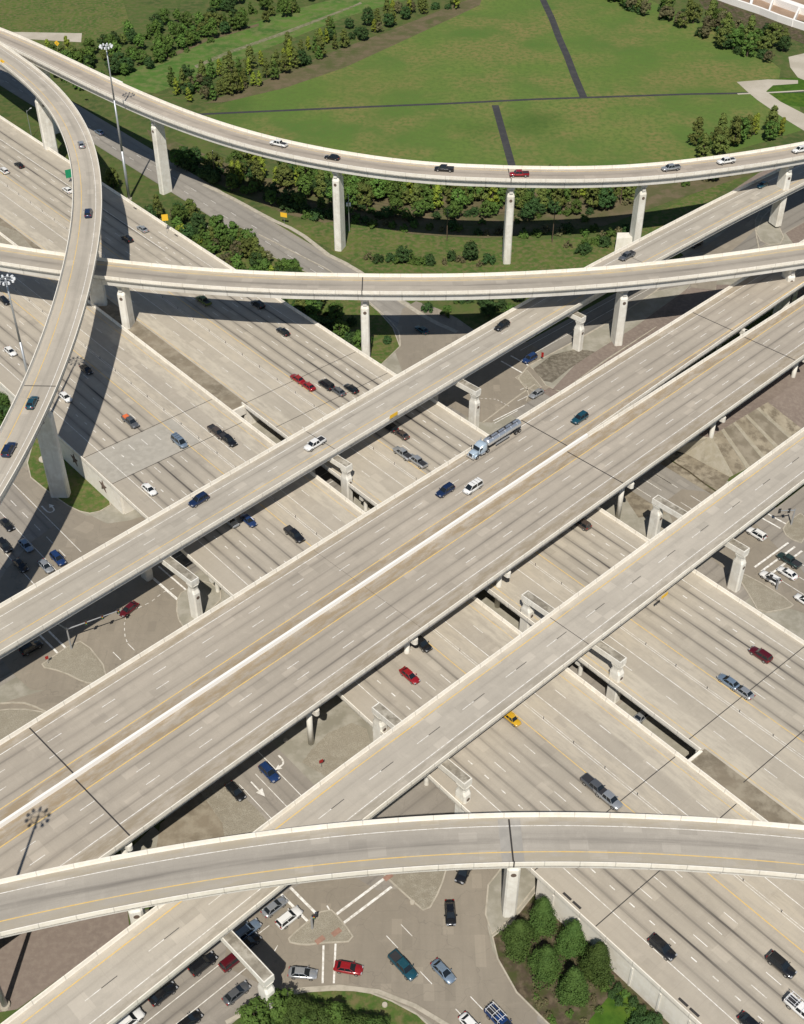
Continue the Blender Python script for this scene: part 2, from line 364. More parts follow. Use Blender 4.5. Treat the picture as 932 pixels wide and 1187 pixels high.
def add_to(o,mb,m):
    """paint and joints belong to the surface they lie on: append them to that mesh with a material slot of their own"""
    me=o.data; n=len(me.vertices); V=[tuple(v.co) for v in me.vertices]; F=[tuple(p.vertices) for p in me.polygons]; MI=[p.material_index for p in me.polygons]
    uv=[tuple(l.uv) for l in me.uv_layers[0].data]; mats=[x for x in me.materials]
    k=len(mats); mats.append(m)
    F+= [tuple(n+i for i in f) for f in mb.f]; MI+=[k]*len(mb.f); uv+=[q for f in mb.uv for q in f]
    me.clear_geometry(); me.from_pydata(V+[tuple(v) for v in mb.v],[],F)
    if not me.uv_layers: me.uv_layers.new(name='UVMap')
    me.uv_layers[0].data.foreach_set('uv',[c for q in uv for c in q])
    me.materials.clear()
    for x in mats: me.materials.append(x)
    me.polygons.foreach_set('material_index',MI); me.update()
def marks(root,mbw=None,mby=None,mbk=None,mbj=None):
    deck=[c for c in bpy.data.objects if c.parent==root and c.name.startswith('road_deck')][0]
    for mb,k in ((mbw,'white'),(mby,'yellow'),(mbk,'black_line'),(mbj,'joint')):
        if mb and mb.f: add_to(deck,mb,M[k])

# ============ GROUND (structure)
g=MB(); g.face([(-3500,-1500,-.05),(3500,-1500,-.05),(3500,4500,-.05),(-3500,4500,-.05)]); tag(g.build('ground',M['grass']),kind='structure')
def patch(name,pts,m,z,zz=0.0,kind='structure'):
    mb=MB(); P_=[at(x,y,zz) for x,y in pts]
    n=len(P_); area=sum(P_[i][0]*P_[(i+1)%n][1]-P_[(i+1)%n][0]*P_[i][1] for i in range(n))
    if area<0: P_=P_[::-1]
    mb.face([(p[0],p[1],z) for p in P_]); o=mb.build(name,m); o['kind']=kind; return o
def wpatch(name,W_,m,z):
    n=len(W_); area=sum(W_[i][0]*W_[(i+1)%n][1]-W_[(i+1)%n][0]*W_[i][1] for i in range(n))
    if area<0: W_=W_[::-1]
    mb=MB(); mb.face([(p[0],p[1],z) for p in W_]); o=mb.build(name,m); o['kind']='structure'; return o
def smooth_poly(pts,it=2):
    for _ in range(it):
        q=[]
        n=len(pts)
        for i in range(n):
            a,b=pts[i],pts[(i+1)%n]; q+=[(a[0]*.75+b[0]*.25,a[1]*.75+b[1]*.25),(a[0]*.25+b[0]*.75,a[1]*.25+b[1]*.75)]
        pts=q
    return pts
def island(name,pts,m,z=.15,curb=.35,smooth=1,zz=0.0,label=None):
    """raised area with a concrete kerb round it"""
    W_=[at(x,y,zz)[:2] for x,y in pts]
    if smooth: W_=smooth_poly(W_,smooth)
    n=len(W_); area=sum(W_[i][0]*W_[(i+1)%n][1]-W_[(i+1)%n][0]*W_[i][1] for i in range(n))
    if area<0: W_=W_[::-1]
    inner=[]
    curb=min(curb,.3)
    for i in range(n):
        a,b,c=Vector(W_[i-1]),Vector(W_[i]),Vector(W_[(i+1)%n]); d1=(b-a).normalized(); d2=(c-b).normalized()
        nn=Vector((-(d1.y+d2.y),d1.x+d2.x)); nn=nn.normalized() if nn.length>1e-6 else Vector((-d1.y,d1.x)); inner.append((b.x+nn.x*curb,b.y+nn.y*curb))
    k=MB()
    for i in range(n):
        a,b=W_[i],W_[(i+1)%n]; c,d=inner[(i+1)%n],inner[i]
        k.face([(a[0],a[1],0),(b[0],b[1],0),(b[0],b[1],z),(a[0],a[1],z)]); k.face([(a[0],a[1],z),(b[0],b[1],z),(c[0],c[1],z),(d[0],d[1],z)])
    tag(k.build(name+'_kerb',M['curb']),kind='structure')
    f=MB(); f.face([(p[0],p[1],z-.02) for p in inner]); tag(f.build(name,m),kind='structure')
# interchange floor
wpatch('paved_ground',[fw(L1,-262,60),fw(L1,-10,60),fw(L1,-10,230),fw(L1,-262,219)],M['gravelgreen'],0.0)
wpatch('paved_ground',[fw(L1,-262,60),fw(L1,-262,101),fw(L1,-420,101),fw(L1,-420,60)],M['gravelgreen'],0.0)
patch('paved_ground',[(-80,700),(60,700),(60,830),(-80,870)],M['gravelgreen'],.004)
# fields
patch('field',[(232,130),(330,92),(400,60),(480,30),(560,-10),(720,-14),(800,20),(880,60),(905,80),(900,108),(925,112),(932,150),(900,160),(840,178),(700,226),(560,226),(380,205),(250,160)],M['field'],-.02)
patch('field',[(880,92),(960,88),(960,128),(900,120)],M['brightgrass'],-.012)
# levee strips top left
patch('grass_bank',[(110,100),(200,60),(330,14),(420,-10),(520,-14),(400,20),(330,48),(240,85),(180,108)],M['freshgrass'],-.02)
patch('grass_bank',[(-20,-10),(140,-10),(150,26),(90,62),(-20,34)],M['lawn'],-.03)
patch('dirt_track',[(190,66),(240,44),(300,27),(300,30),(240,48),(192,70)],M['drygrass'],-.005)
patch('dirt_track',[(225,76),(262,60),(330,36),(410,6),(418,2),(420,4),(335,38),(266,62),(228,79)],M['trackgrass'],-.008)
patch('dry_strip',[(236,120),(300,96),(380,62),(450,36),(530,4),(560,-6),(556,6),(470,46),(400,78),(330,102),(262,118)],M['drygrass'],-.012)
patch('concrete_slab',[(12,37),(95,38.5),(94,49),(60,47),(26,45)],M['paveslab'],.02)
def pathstrip(name,pts,wd,m,z,zz=0.):
    W_=[at(x,y,zz) for x,y in pts]; p=Path(W_); mb=MB(); strip(mb,p,p.s[0],p.s[-1],-wd/2,wd/2,z,8.); return tag(mb.build(name,m),kind='structure')
pathstrip('field_path',[(200,134),(262,131),(330,128),(420,124),(520,120),(620,115),(740,111),(800,109),(865,108),(932,106)],1.7,M['asphaltpath'],.0)
pathstrip('field_path',[(624,-12),(631,3),(640,22),(648,44),(657,64),(666,88),(677,114)],3.1,M['asphaltpath'],.015)
pathstrip('field_path',[(574,122),(583,154),(594,194)],2.8,M['asphaltpath'],.02)
patch('concrete_drive',[(854,95),(890,92),(925,93),(925,97),(896,99),(888,106),(905,118),(936,134),(936,154),(910,138),(878,116),(866,106)],M['paveslab'],.03)
pathstrip('field_path',[(855,109),(900,107),(932,105)],1.2,M['paveslab'],.036)
patch('pale_soil',[(914,66),(940,60),(940,96),(925,90),(916,78)],M['paveslab'],.025)
# top-right earthworks
patch('bare_soil',[(800,-16),(960,-16),(960,62),(900,38),(820,16)],M['mulch'],-.01)
patch('bare_soil',[(815,-12),(960,-16),(960,30),(880,14),(850,4)],M['brownearth'],.01)
# ditch floor behind the middle flyover (dark low vegetation)
patch('ditch_ground',[(170,150),(300,205),(420,222),(560,222),(700,224),(880,178),(890,196),(780,232),(700,262),(560,276),(420,268),(330,248),(250,212),(180,172)],M['drygrass'],-.01)
patch('verge',[(335,262),(400,256),(480,272),(600,280),(720,272),(800,226),(860,205),(800,250),(640,330),(560,340),(470,345),(420,310)],M['lawn'],.01)
# bare dirt areas
patch('bare_dirt',[(560,480),(600,430),(690,398),(760,345),(800,300),(820,240),(880,200),(960,170),(960,300),(932,345),(800,390),(640,470)],M['dirt'],.012)
patch('bare_dirt',[(-40,1064),(146,1040),(150,1075),(20,1170),(-40,1180)],M['dirt'],.012)
patch('gravel_strip',[(20,1172),(150,1078),(152,1058),(190,1050),(210,1062),(30,1190)],M['darkgravel'],.018)
patch('gravel_strip',[(600,450),(640,400),(700,352),(780,300),(760,330),(700,385),(650,430),(612,462)],M['gravelgreen'],.024)
patch('stained_concrete',[(830,330),(780,285),(835,248),(850,236),(905,262),(932,300),(880,330)],M['gravelgreen'],.026)
# frontage roads
G1=straight(L1,-900,160); G3=straight(L1,-420,160); G2=straight(BA,-120,800); G4=straight(BA,-120,420)
GC=(.30,.272,.235)
m_g1=road_mat('frontage_asphalt',(.30,.278,.245),210.4,3.66,.40,[(202,205,(.30,.27,.22),.5),(219,222,(.33,.29,.23),.6)],crack=.14)
m_g3=road_mat('frontage_concrete',GC,81.2,3.66,.62,[(66,72.5,(.36,.32,.25),.5)],crack=.16)
m_g2=road_mat('frontage_concrete_b',(.27,.25,.22),193.6,3.5,.45,[(186,188.5,(.35,.31,.25),.6)],crack=.16)
m_g4=road_mat('frontage_concrete_c',GC,98.9,3.5,.5,[(93,95.5,(.36,.32,.25),.5)],crack=.16)
m_jn=road_mat('junction_concrete',(.285,.25,.20),0,3.66,.0,crack=.22,patch=.2)
for nm,p,a,b,v0,v1,m_,z in [('frontage_road',G1,-900,-228,206.6,220.6,m_g1,.03),('frontage_road',G1,-228,160,203,217.2,m_g1,.031),
        ('frontage_road',G3,-205,160,71.6,86.6,m_g3,.032),('frontage_road',G3,-420,-205,66,90.8,m_g3,.034),
        ('frontage_road',G2,-120,800,188,202.2,m_g2,.04),('frontage_road',G4,-120,420,94.6,108.6,m_g4,.042)]:
    mb=MB(); strip(mb,p,a,b,v0,v1,z,12.); tag(mb.build(nm,m_),kind='structure')
def jpatch(pts,z=.05): 
    W_=smooth_poly([at(*q)[:2] for q in pts],1); return wpatch('junction',W_,m_jn,z)
# corner junctions (turning areas): left, top, right, bottom
jpatch([(28,800),(-30,720),(20,640),(90,590),(150,620),(210,640),(240,700),(190,760),(150,800),(130,830),(60,800)],.050)
jpatch([(470,345),(520,362),(560,390),(620,395),(650,440),(600,475),(560,495),(520,470),(470,440),(455,400)],.052)
jpatch([(800,560),(870,600),(905,640),(932,660),(960,720),(900,700),(850,670),(760,590)],.054)
jpatch([(330,1030),(400,1010),(450,1040),(540,1000),(575,1000),(562,1060),(575,1120),(640,1195),(560,1230),(450,1150),(390,1152),(320,1150),(240,1110)],.056)
jpatch([(515,1060),(520,1010),(540,985),(600,975),(590,1010),(566,1030),(563,1090),(590,1130),(560,1110),(530,1080)],.058)
# U-turn pavements
U1=pathstrip('uturn_lane',[(-30,852),(5,830),(40,816),(80,812),(120,822),(160,850),(185,880)],7.5,m_jn,.06)
U2=pathstrip('uturn_lane',[(20,545),(60,590),(110,620),(165,612),(215,590)],7,m_jn,.062)
U3=pathstrip('uturn_lane',[(815,335),(818,300),(850,275),(885,240),(932,205)],8,m_jn,.064)
# islands
island('grass_island',[(28,548),(40,505),(60,470),(95,520),(135,582),(110,597),(86,592),(57,572)],M['lawn'],smooth=1)
island('gravel_island',[(44,773),(60,762),(80,748),(98,742),(128,780),(110,793),(97,792),(72,779)],M['gravel'],smooth=1)
island('gravel_island',[(-30,830),(0,822),(40,822),(75,834),(40,850),(-30,870)],M['gravel'],smooth=1)
island('gravel_island',[(205,690),(222,680),(240,672),(262,690),(240,712),(214,730),(204,715)],M['gravelgreen'],smooth=1)
island('gravel_island',[(330,1092),(345,1077),(380,1050),(398,1068),(414,1092),(375,1094),(352,1097)],M['gravel'],smooth=1)
island('gravel_island',[(438,1008),(520,1000),(512,1030),(495,1060),(476,1044),(455,1025)],M['gravel'],smooth=1)
island('gravel_island',[(583,1003),(600,980),(645,985),(634,1012),(590,1068),(570,1084),(562,1060),(565,1026)],M['gravelgreen'],smooth=0)
island('gravel_island',[(868,690),(850,662),(870,668),(922,700),(915,706),(880,712)],M['gravel'],smooth=1)
island('gravel_island',[(905,610),(935,590),(935,632),(912,624)],M['gravel'],smooth=1)
patch('gravel_patch',[(362,868),(380,850),(408,838),(425,845),(432,870),(400,898),(378,900),(350,884)],M['gravel'],.046)
island('gravel_island',[(622,432),(612,424),(655,402),(705,374),(760,338),(800,330),(760,380),(700,420),(650,455),(632,447)],M['gravelgreen'],smooth=0)
patch('bare_dirt',[(640,452),(668,422),(735,380),(790,340),(800,332),(762,378),(700,418),(652,453)],M['dirt'],.16)
patch('gravel_patch',[(618,428),(640,412),(668,405),(690,408),(660,428),(640,444),(630,442)],M['darkgravel'],.165)
island('gravel_island',[(597,438),(611,429),(628,449),(619,455)],M['gravel'],smooth=0)
island('gravel_island',[(800,318),(790,305),(808,292),(830,296),(842,310),(820,325)],M['gravelgreen'],smooth=1)
island('gravel_island',[(885,235),(872,262),(884,285),(912,282),(900,255)],M['gravelgreen'],smooth=1)
island('planted_island',[(570,1086),(592,1069),(630,1022),(730,1110),(840,1200),(700,1240),(634,1187),(598,1151),(576,1112)],M['mulch'],smooth=0)
patch('grass_plot',[(676,1192),(714,1145),(755,1175),(745,1200),(700,1205)],M['brightgrass'],.17)
island('planted_verge',[(300,1165),(340,1150),(400,1146),(440,1152),(500,1184),(520,1230),(250,1230)],M['lawn'],smooth=1)
island('planted_verge',[(464,402),(456,380),(440,362),(420,345),(300,290),(240,262),(250,300),(380,405),(440,425)],M['lawn'],smooth=0)
pathstrip('sidewalk',[(236,214),(262,226),(290,241),(311,253),(345,268),(381,296),(410,310),(450,340),(500,372),(530,385)],1.6,M['curb'],.07)
pathstrip('sidewalk',[(262,1186),(300,1165),(345,1148),(390,1144),(440,1150),(470,1160),(520,1190)],.8,M['curb'],.18)
patch('dark_verge',[(-40,430),(0,420),(24,450),(10,480),(-40,520)],M['mulch'],.02)  # dark mulch colour on the ground below the tree clump
# brick crossing pads
for x,y in [(390,1081),(371,1090),(450,1017)]:
    a=at(x,y); mb=MB(); mb.box((a[0],a[1],.145),(1.8,1.0,.05),R(40)); tag(mb.build('brick_pad',M['brick']),kind='structure')
# curb lines bounding the outer ramps (thin raised kerbs)
for pts in [[(0,816),(25,814),(50,823),(62,832)],[(610,465),(614,455),(600,440),(612,425),(655,402),(705,374),(760,338),(800,300)],
            [(880,290),(876,270),(884,252),(905,232),(940,205)],[(806,326),(795,318),(800,305),(820,300),(838,318)],[(464,402),(463,385),(450,370),(425,348),(381,313),(300,272)],[(560,490),(600,460),(620,446)]]:
    W_=[at(*q) for q in pts]; p=Path(W_); mb=MB(); sweep(mb,p,p.s[0],p.s[-1],[(-.2,0),(.2,0),(.2,.2),(-.2,.2)],3.); tag(mb.build('kerb',M['curb']),kind='structure')

# ground markings
wl=MB(); yl=MB()
for v in (210.4,213.6): dashes(wl,G1,-700,-250,v,-312,3.05,12.19,.15,.075)
for v in (204.9,208.9,212.8): dashes(wl,G1,-180,-118,v,-147,6,12.19,.15,.075)
line(wl,G1,-147,-139,212.8,.15,.075); line(wl,G1,-104,-60,204.4,.15,.075); line(wl,G1,-104,-60,208.5,.15,.075); line(wl,G1,-104,-60,212.6,.15,.075)
line(wl,G3,-300,-216.5,86.5,.16,.075); dashes(wl,G3,-300,-214,82.9,-239,3.05,6.1,.15,.075); line(wl,G3,-300,-214,78.8,.16,.075) ; line(wl,G3,-260,-210,72.6,.16,.075)
line(wl,G3,-170,-116,83.1,.16,.075); line(wl,G3,-136,-112,79.4,.14,.075); line(wl,G3,-136,-112,75.5,.14,.075)
dashes(wl,G3,-94,-30,76.1,-92,3.05,9,.14,.075); dashes(wl,G3,-96,-30,79.5,-92,3.05,9,.14,.075)
for u in (-101.1,-98.9): strip(wl,G3,u-.25,u+.25,71.8,83.2,.075)
for u in (-108.1,-106.2,-104.2): strip(wl,G1,u-.25,u+.25,203.4,216.6,.075)
line(wl,G4,-60,66,104.6,.15,.076); line(wl,G4,-60,58,100.9,.15,.076)
for u in (71.5,73.6): strip(wl,G4,u-.25,u+.25,95.3,108.0,.076)
for u in (223.9,226.3): strip(wl,G4,u-.22,u+.22,103.4,108.6,.076)
for u in (73.7,75.8): strip(wl,G2,u-.22,u+.22,187.9,195.3,.076)
strip(wl,G2,102.2,102.8,181.6,196,.076); strip(wl,G2,105.6,106.0,184,196,.076)
for u in (227.8,231.9): strip(wl,G2,u-.22,u+.22,192.2,200.4,.076)
line(wl,G2,232,300,196.6,.15,.076); line(wl,G2,236,300,200.4,.15,.076); line(wl,G2,108,190,192.0,.15,.076); line(wl,G2,108,190,195.7,.15,.076)
def gseg(pts,w_=.16,z=.078,mb=wl):
    p=Path([at(*q) for q in pts]); strip(mb,p,p.s[0],p.s[-1],-w_/2,w_/2,z,3.)
def gdash(pts,L=.9,gap=1.8,w_=.15,z=.08):
    p=Path([at(*q) for q in pts]); t=p.s[0]
    while t+L<p.s[-1]: strip(wl,p,t,t+L,-w_/2,w_/2,z,2.); t+=gap
gdash([(160,705),(175,698),(190,686),(208,680)]); gdash([(146,715),(144,725),(145,738),(148,746)])
gseg([(148,746),(156,754)]); gseg([(131,756),(140,765)])
gseg([(603,452),(617,446)]) ; gseg([(600,465),(612,459)]); gseg([(572,488),(608,470)],.3); gseg([(573,491),(600,476)],.2)
gdash([(557,462),(575,463),(592,472)],.6,1.2)
gseg([(375,1096),(374,1140)],.35); gseg([(389,1094),(387,1140)],.35); gseg([(318,1103),(322,1096)],.15)
gseg([(379,1050),(391,1071)],.25)
wl.build('road_markings',M['white'])['kind']='structure'
def arrow(px,az,z=.08,turn=False,s=1.0,name='road_arrow'):
    c=at(*px); a=R(az); f=(math.sin(a),math.cos(a)); r=(f[1],-f[0])
    def q(x,y): return (c[0]+r[0]*x*s+f[0]*y*s,c[1]+r[1]*x*s+f[1]*y*s,z)
    mb=MB()
    if not turn:
        mb.face([q(-.12,-1.8),q(.12,-1.8),q(.12,.3),q(-.12,.3)]); mb.face([q(-.6,.3),q(.6,.3),q(0,1.8)])
    else:
        p=[(-.9,-1.5),(-.9,-.6),(-.75,.0),(-.4,.35),(.2,.45)]
        for i in range(4):
            x0,y0=p[i]; x1,y1=p[i+1]; dx,dy=x1-x0,y1-y0; l=math.hypot(dx,dy); nx,ny=-dy/l*.14,dx/l*.14
            mb.face([q(x0-nx,y0-ny),q(x1-nx,y1-ny),q(x1+nx,y1+ny),q(x0+nx,y0+ny)])
        mb.face([q(.2,.95),q(.2,-.05),q(1.2,.45)])
    o=mb.build(name,M['white']); o['kind']='structure'
arrow((299,915),180-0+-41,.081,False,1.3); arrow((324,886),139,.081,True,1.3)
def uarrow(px,az,z,s=1.0):
    c=at(*px); a=R(az); f=(math.sin(a),math.cos(a)); r=(f[1],-f[0])
    q=lambda x,y:(c[0]+r[0]*x*s+f[0]*y*s,c[1]+r[1]*x*s+f[1]*y*s,z)
    p=[(.7,-1.7),(.7,.4),(.55,.9),(.2,1.2),(-.25,1.15),(-.6,.85),(-.7,.4),(-.7,-.2)]; mb=MB()
    for (x0,y0),(x1,y1) in zip(p[:-1],p[1:]):
        dx,dy=x1-x0,y1-y0; l=math.hypot(dx,dy); nx,ny=-dy/l*.14,dx/l*.14
        mb.face([q(x0-nx,y0-ny),q(x1-nx,y1-ny),q(x1+nx,y1+ny),q(x0+nx,y0+ny)])
    mb.face([q(-1.2,-.2),q(-.7,-1.3),q(-.2,-.2)]); mb.build('road_arrow',M['white'])['kind']='structure'
uarrow((57,590),139,.082,1.3)
# storm grates, patches on the verge island
mb=MB(); c=at(52,533); mb.tube((c[0],c[1],.14),(c[0],c[1],.45),1.5,1.5,20); tag(mb.build('drain_cover',M['paveslab']),'round pale concrete drain cover on the grass island beside the tall pillar','drain cover')
# raised bank with stained concrete slope beyond the main bridge
BZ=5.0
bank=empty('earth_bank'); tag(bank,'raised bare bank with stained concrete slope paving beyond the widest bridge','bank')
def q5(x,y,z): a=at(x,y,z); return a
top=[(822,507),(890,466),(990,402),(980,385),(932,395),(840,440),(780,500)]
mb=MB(); tp=[at(x,y,BZ) for x,y in top]; mb.face(tp[::-1]); mb.build('bank_top',M['dirt'],bank)
mb=MB()
A0,A1_,A2_=at(822,507,BZ),at(890,466,BZ),at(926,498,BZ)
b0,b1_,b2_=at(850,555,0),at(872,548,0),at(925,560,0)
_e0,_e1=Vector(at(846,553,0)),Vector(at(940,505,0))
M['slopedark']=noise_mat('dark_slope_concrete',[(.19,.165,.125),(.14,.12,.09),(.26,.23,.18)],[.05,.3],.9,.2,'World',.2)  # darker tone for every second slope panel
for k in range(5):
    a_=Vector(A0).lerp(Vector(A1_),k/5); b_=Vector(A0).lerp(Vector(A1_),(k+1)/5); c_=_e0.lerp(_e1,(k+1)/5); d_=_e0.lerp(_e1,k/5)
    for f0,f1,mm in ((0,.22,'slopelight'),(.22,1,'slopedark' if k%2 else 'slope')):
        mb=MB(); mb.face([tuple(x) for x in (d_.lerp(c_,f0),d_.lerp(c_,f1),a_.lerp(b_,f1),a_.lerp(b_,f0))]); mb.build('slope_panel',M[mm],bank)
mb=MB(); mb.face([A0,at(846,553,0),at(795,526,0)]); mb.face([A0,at(795,526,0),at(776,520,2.0),at(780,500,BZ)]); mb.build('slope_corner',M['slopelight'],bank)  # corner faces the sun; its brightness is put into the paler concrete colour
mb=MB(); mb.face([A1_,at(990,402,BZ),at(1080,445,0),at(940,505,0)][::-1]); mb.build('slope_side',M['dirt'],bank)
for k in range(1,5):   # ribs between the slope panels
    f=k/5; a=Vector(A0).lerp(Vector(A1_),f); b=Vector(at(846,553,0)).lerp(Vector(at(940,505,0)),f)
    rb=MB(); rb.tube(a+Vector((0,0,.02)),b+Vector((0,0,.02)),.09,.09,5); rb.build('panel_rib',M['gravelgreen'],bank)
patch('slope_apron',[(700,540),(760,500),(800,525),(846,553),(820,590),(740,600)],M['slope'],.02)
pathstrip('gutter_crack',[(778,534),(795,543),(806,555),(826,566),(838,575)],.5,M['mulch'],.1)
# dark slope left of the lower crossing
patch('stained_slope',[(186,955),(232,918),(258,955),(262,985),(180,990)],M['mediandirt'],.07)
patch('stained_slope',[(150,985),(178,958),(196,975),(200,1000),(150,1000)],M['gravelgreen'],.06)
patch('gravel_verge',[(262,905),(300,940),(320,965),(262,975),(232,918)],M['gravel'],.066)

# ============ LOWER FREEWAY (two carriageways)
Z1=6.5
PL=straight(L1,-700,200,lambda u:Z1)
m_sw=road_mat('freeway_concrete_a',(0.428,0.385,0.321),111.7,3.68,1.0,[(101.5,106,(.40,.36,.30),.5),(125.4,131.8,(.47,.42,.34),.9),(136,141.5,(.50,.455,.375),.85)],lanes=(106.8,125.2),patch=.12)
m_ne=road_mat('freeway_concrete_b',(0.439,0.395,0.326),175.4,3.68,1.0,[(181.6,185,(.46,.42,.35),.6),(155.8,162.3,(.47,.42,.34),.9),(145.6,151.5,(.50,.455,.375),.85)],lanes=(162.9,181.0),patch=.12)
fwy=viaduct('freeway_carriageway','lower multi-lane freeway carriageway with a star on its retaining wall','freeway',PL,-700,200,101.3,141.6,m_sw,1.0,1.2,9,par=(1,1))
fne=viaduct('freeway_carriageway','lower multi-lane freeway carriageway nearer the grass and tree belt','freeway',PL,-700,200,145.5,185.2,m_ne,1.0,1.2,9,par=(0,1))
mb=MB(); sweep(mb,PL,-233,-79,parapet_prof(145.5,1)); mb.build('parapet',M['parapet'],fne)
def walls(root,va,vb,side,s_list):
    for (a,b) in s_list:
        for v,sg in ((va,-1),(vb,1)):
            mb=MB(); x0,x1=(v-.0,v+.45) if sg<0 else (v-.45,v)
            sweep(mb,PL,a,b,[(x0,-6.6),(x1,-6.6),(x1,-.33),(x0,-.33)],6.); o=mb.build('retaining_wall',M['wall'],root)
        mb=MB(); s_end= b if a<-300 else a
        c=PL.P(s_end,(va+vb)/2); 
        mb.box((c[0],c[1],3.0),(.6,(vb-va)-1.0,6.2),R(90-L1)); mb.build('abutment_wall',M['wall'],root)
walls(fwy,101.3,141.6,0,[(-700,-222),(-80,200)])
walls(fne,145.5,185.2,0,[(-700,-232),(-80,200)])
# piers under the bridge part
for root,va,vb in ((fwy,101.3,141.6),(fne,145.5,185.2)):
    for s in (-206,-184,-166,-146,-126,-112):
        cb=MB(); c=PL.P(s,(va+vb)/2,-1.33-.6); cb.box(c,(1.1,vb-va-1.2,1.2),R(90-L1)); pc=cb.build('pier_cap',M['pier'],root)
        for f in (.04,.27,.5,.73,.96):
            k=MB(); p=PL.P(s,va+(vb-va)*f*.96+.6); k.tube((p[0],p[1],0),(p[0],p[1],Z1-2.5),.5,.5,10); k.build('column',M['pier'],pc)
# markings
W1,Y1,J1=MB(),MB(),MB()
line(W1,PL,-700,200,106.3); 
dashes(W1,PL,-700,200,109.9,-75.2,1.2,4.57,.22)
for v,ph in ((113.5,-67.2),(117.2,-67.0),(120.9,-66.5)): dashes(W1,PL,-700,200,v,ph+.2)
line(Y1,PL,-700,200,125.0,.20); line(W1,PL,-700,200,128.2,.1); line(W1,PL,-700,200,128.7,.1); line(W1,PL,-700,200,132.0,.16); dashes(W1,PL,-700,200,135.8,-60); line(Y1,PL,-700,200,139.5,.14)
for s in (-226.5,-81.5,-240.3,-66.8): spanjoint(J1,PL,s,102,141)
marks(fwy,W1,Y1,None,J1)
W1,Y1,J1=MB(),MB(),MB()
line(W1,PL,-330,200,181.2); line(W1,PL,-700,-318,175.9,.2)
dashes(W1,PL,-330,200,177.3,-109.4,1.2,4.57,.22)
for v,ph in ((173.7,-107),(170.1,-106.9),(166.3,-106.4)): dashes(W1,PL,-700,200,v,ph)
line(Y1,PL,-700,200,162.9,.20); line(W1,PL,-700,200,159.3,.1); line(W1,PL,-700,200,159.8,.1); line(W1,PL,-700,200,155.6,.16); dashes(W1,PL,-700,200,151.7,-105); line(Y1,PL,-700,200,147.6,.14)
for s in (-82.5,-233,-69,-219): spanjoint(J1,PL,s,146,184.7)
marks(fne,W1,Y1,None,J1)
# lane delineator posts along the carpool lanes
for (vv_,root) in ((128.45,fwy),(159.55,fne)):
    p=PL.P(-480,vv_); mb=MB(); mb.tube((0,0,0),(0,0,.75),.06,.05,5); lp=mb.build('lane_post',M['darksteel'],root); lp.location=p; s=-473.9
    while s<60:
        c_=lp.copy(); COL.objects.link(c_); c_.location=PL.P(s,vv_); s+=8.2
# drain slots at the kerb
for s,root,v in ((-75,fwy,102.6),(-72.7,fwy,102.6),(-49,fwy,102.6),(-46.7,fwy,102.6),(-350,fne,184.2),(-375,fne,184.2),(-325,fne,184.2)):
    mb=MB(); strip(mb,PL,s,s+1.9,v-.25,v+.25,.02); mb.build('drain_slot',M['joint'],root)
# expansion patches on the bridge ends
mb=MB(); strip(mb,PL,-240,-226.7,102.2,128,.006); mb.build('approach_slab',M['greyslab'],fwy)
# median between the carriageways (dirt filled away from the bridge)
for a,b in ((-700,-232),(-79,200)):
    mb=MB(); strip(mb,PL,a,b,141.6,146.9,.012); tag(mb.build('median_dirt',M['mediandirt']),kind='structure')
    for e in ((b,) if a<-300 else (a,)):
        mb=MB(); c=PL.P(e,143.55,-1.0); mb.box(c,(.6,4.6,2.6),R(90-L1)); mb.build('median_wall',M['parapet'],fwy)
# median widens to a triangular dirt patch up the road
mb=MB(); pts=[at(x,y,Z1) for x,y in [(-10,258),(20,268),(44,294),(20,300),(-10,292)]]; mb.face([(p[0],p[1],Z1+.02) for p in pts][::-1]); tag(mb.build('median_dirt',M['gravel']),kind='structure')
# two five-pointed stars on the wall facing the camera
U_,V_=frame(L1)
for (px,py) in ((118.5,556),(92.5,522)):
    # find u on the wall plane v=101.3
    best=None
    for zz in np.linspace(1,6,51):
        a=at(px,py,zz); u,v=uvof(L1,a)
        if best is None or abs(v-101.3)<best[0]: best=(abs(v-101.3),u,zz)
    u0,zc=best[1],min(max(best[2],3.0),4.0)
    pts=[]
    for k in range(10):
        rr=1.9 if k%2==0 else .78; a=math.pi/2+k*math.pi/5; pts.append((rr*math.cos(a)*1.0,rr*math.sin(a)))
    mb=MB(); f0=[fw(L1,u0+x,101.29,zc+y) for x,y in pts]; f1=[fw(L1,u0+x,101.17,zc+y) for x,y in pts]; cc=fw(L1,u0,101.02,zc)
    for i in range(10):
        j=(i+1)%10; mb.face([f0[i],f0[j],f1[j],f1[i]]); mb.face([f1[i],f1[j],cc])
    mb.build('wall_star',M['star'],fwy)
# vertical pilaster joints of the lower wall
for s in np.arange(-76,0,6.1):
    mb=MB(); c=fw(L1,s,101.24,3.0); mb.box(c,(.35,.14,5.6),R(90-L1)); mb.build('wall_rib',M['pier'],fwy)

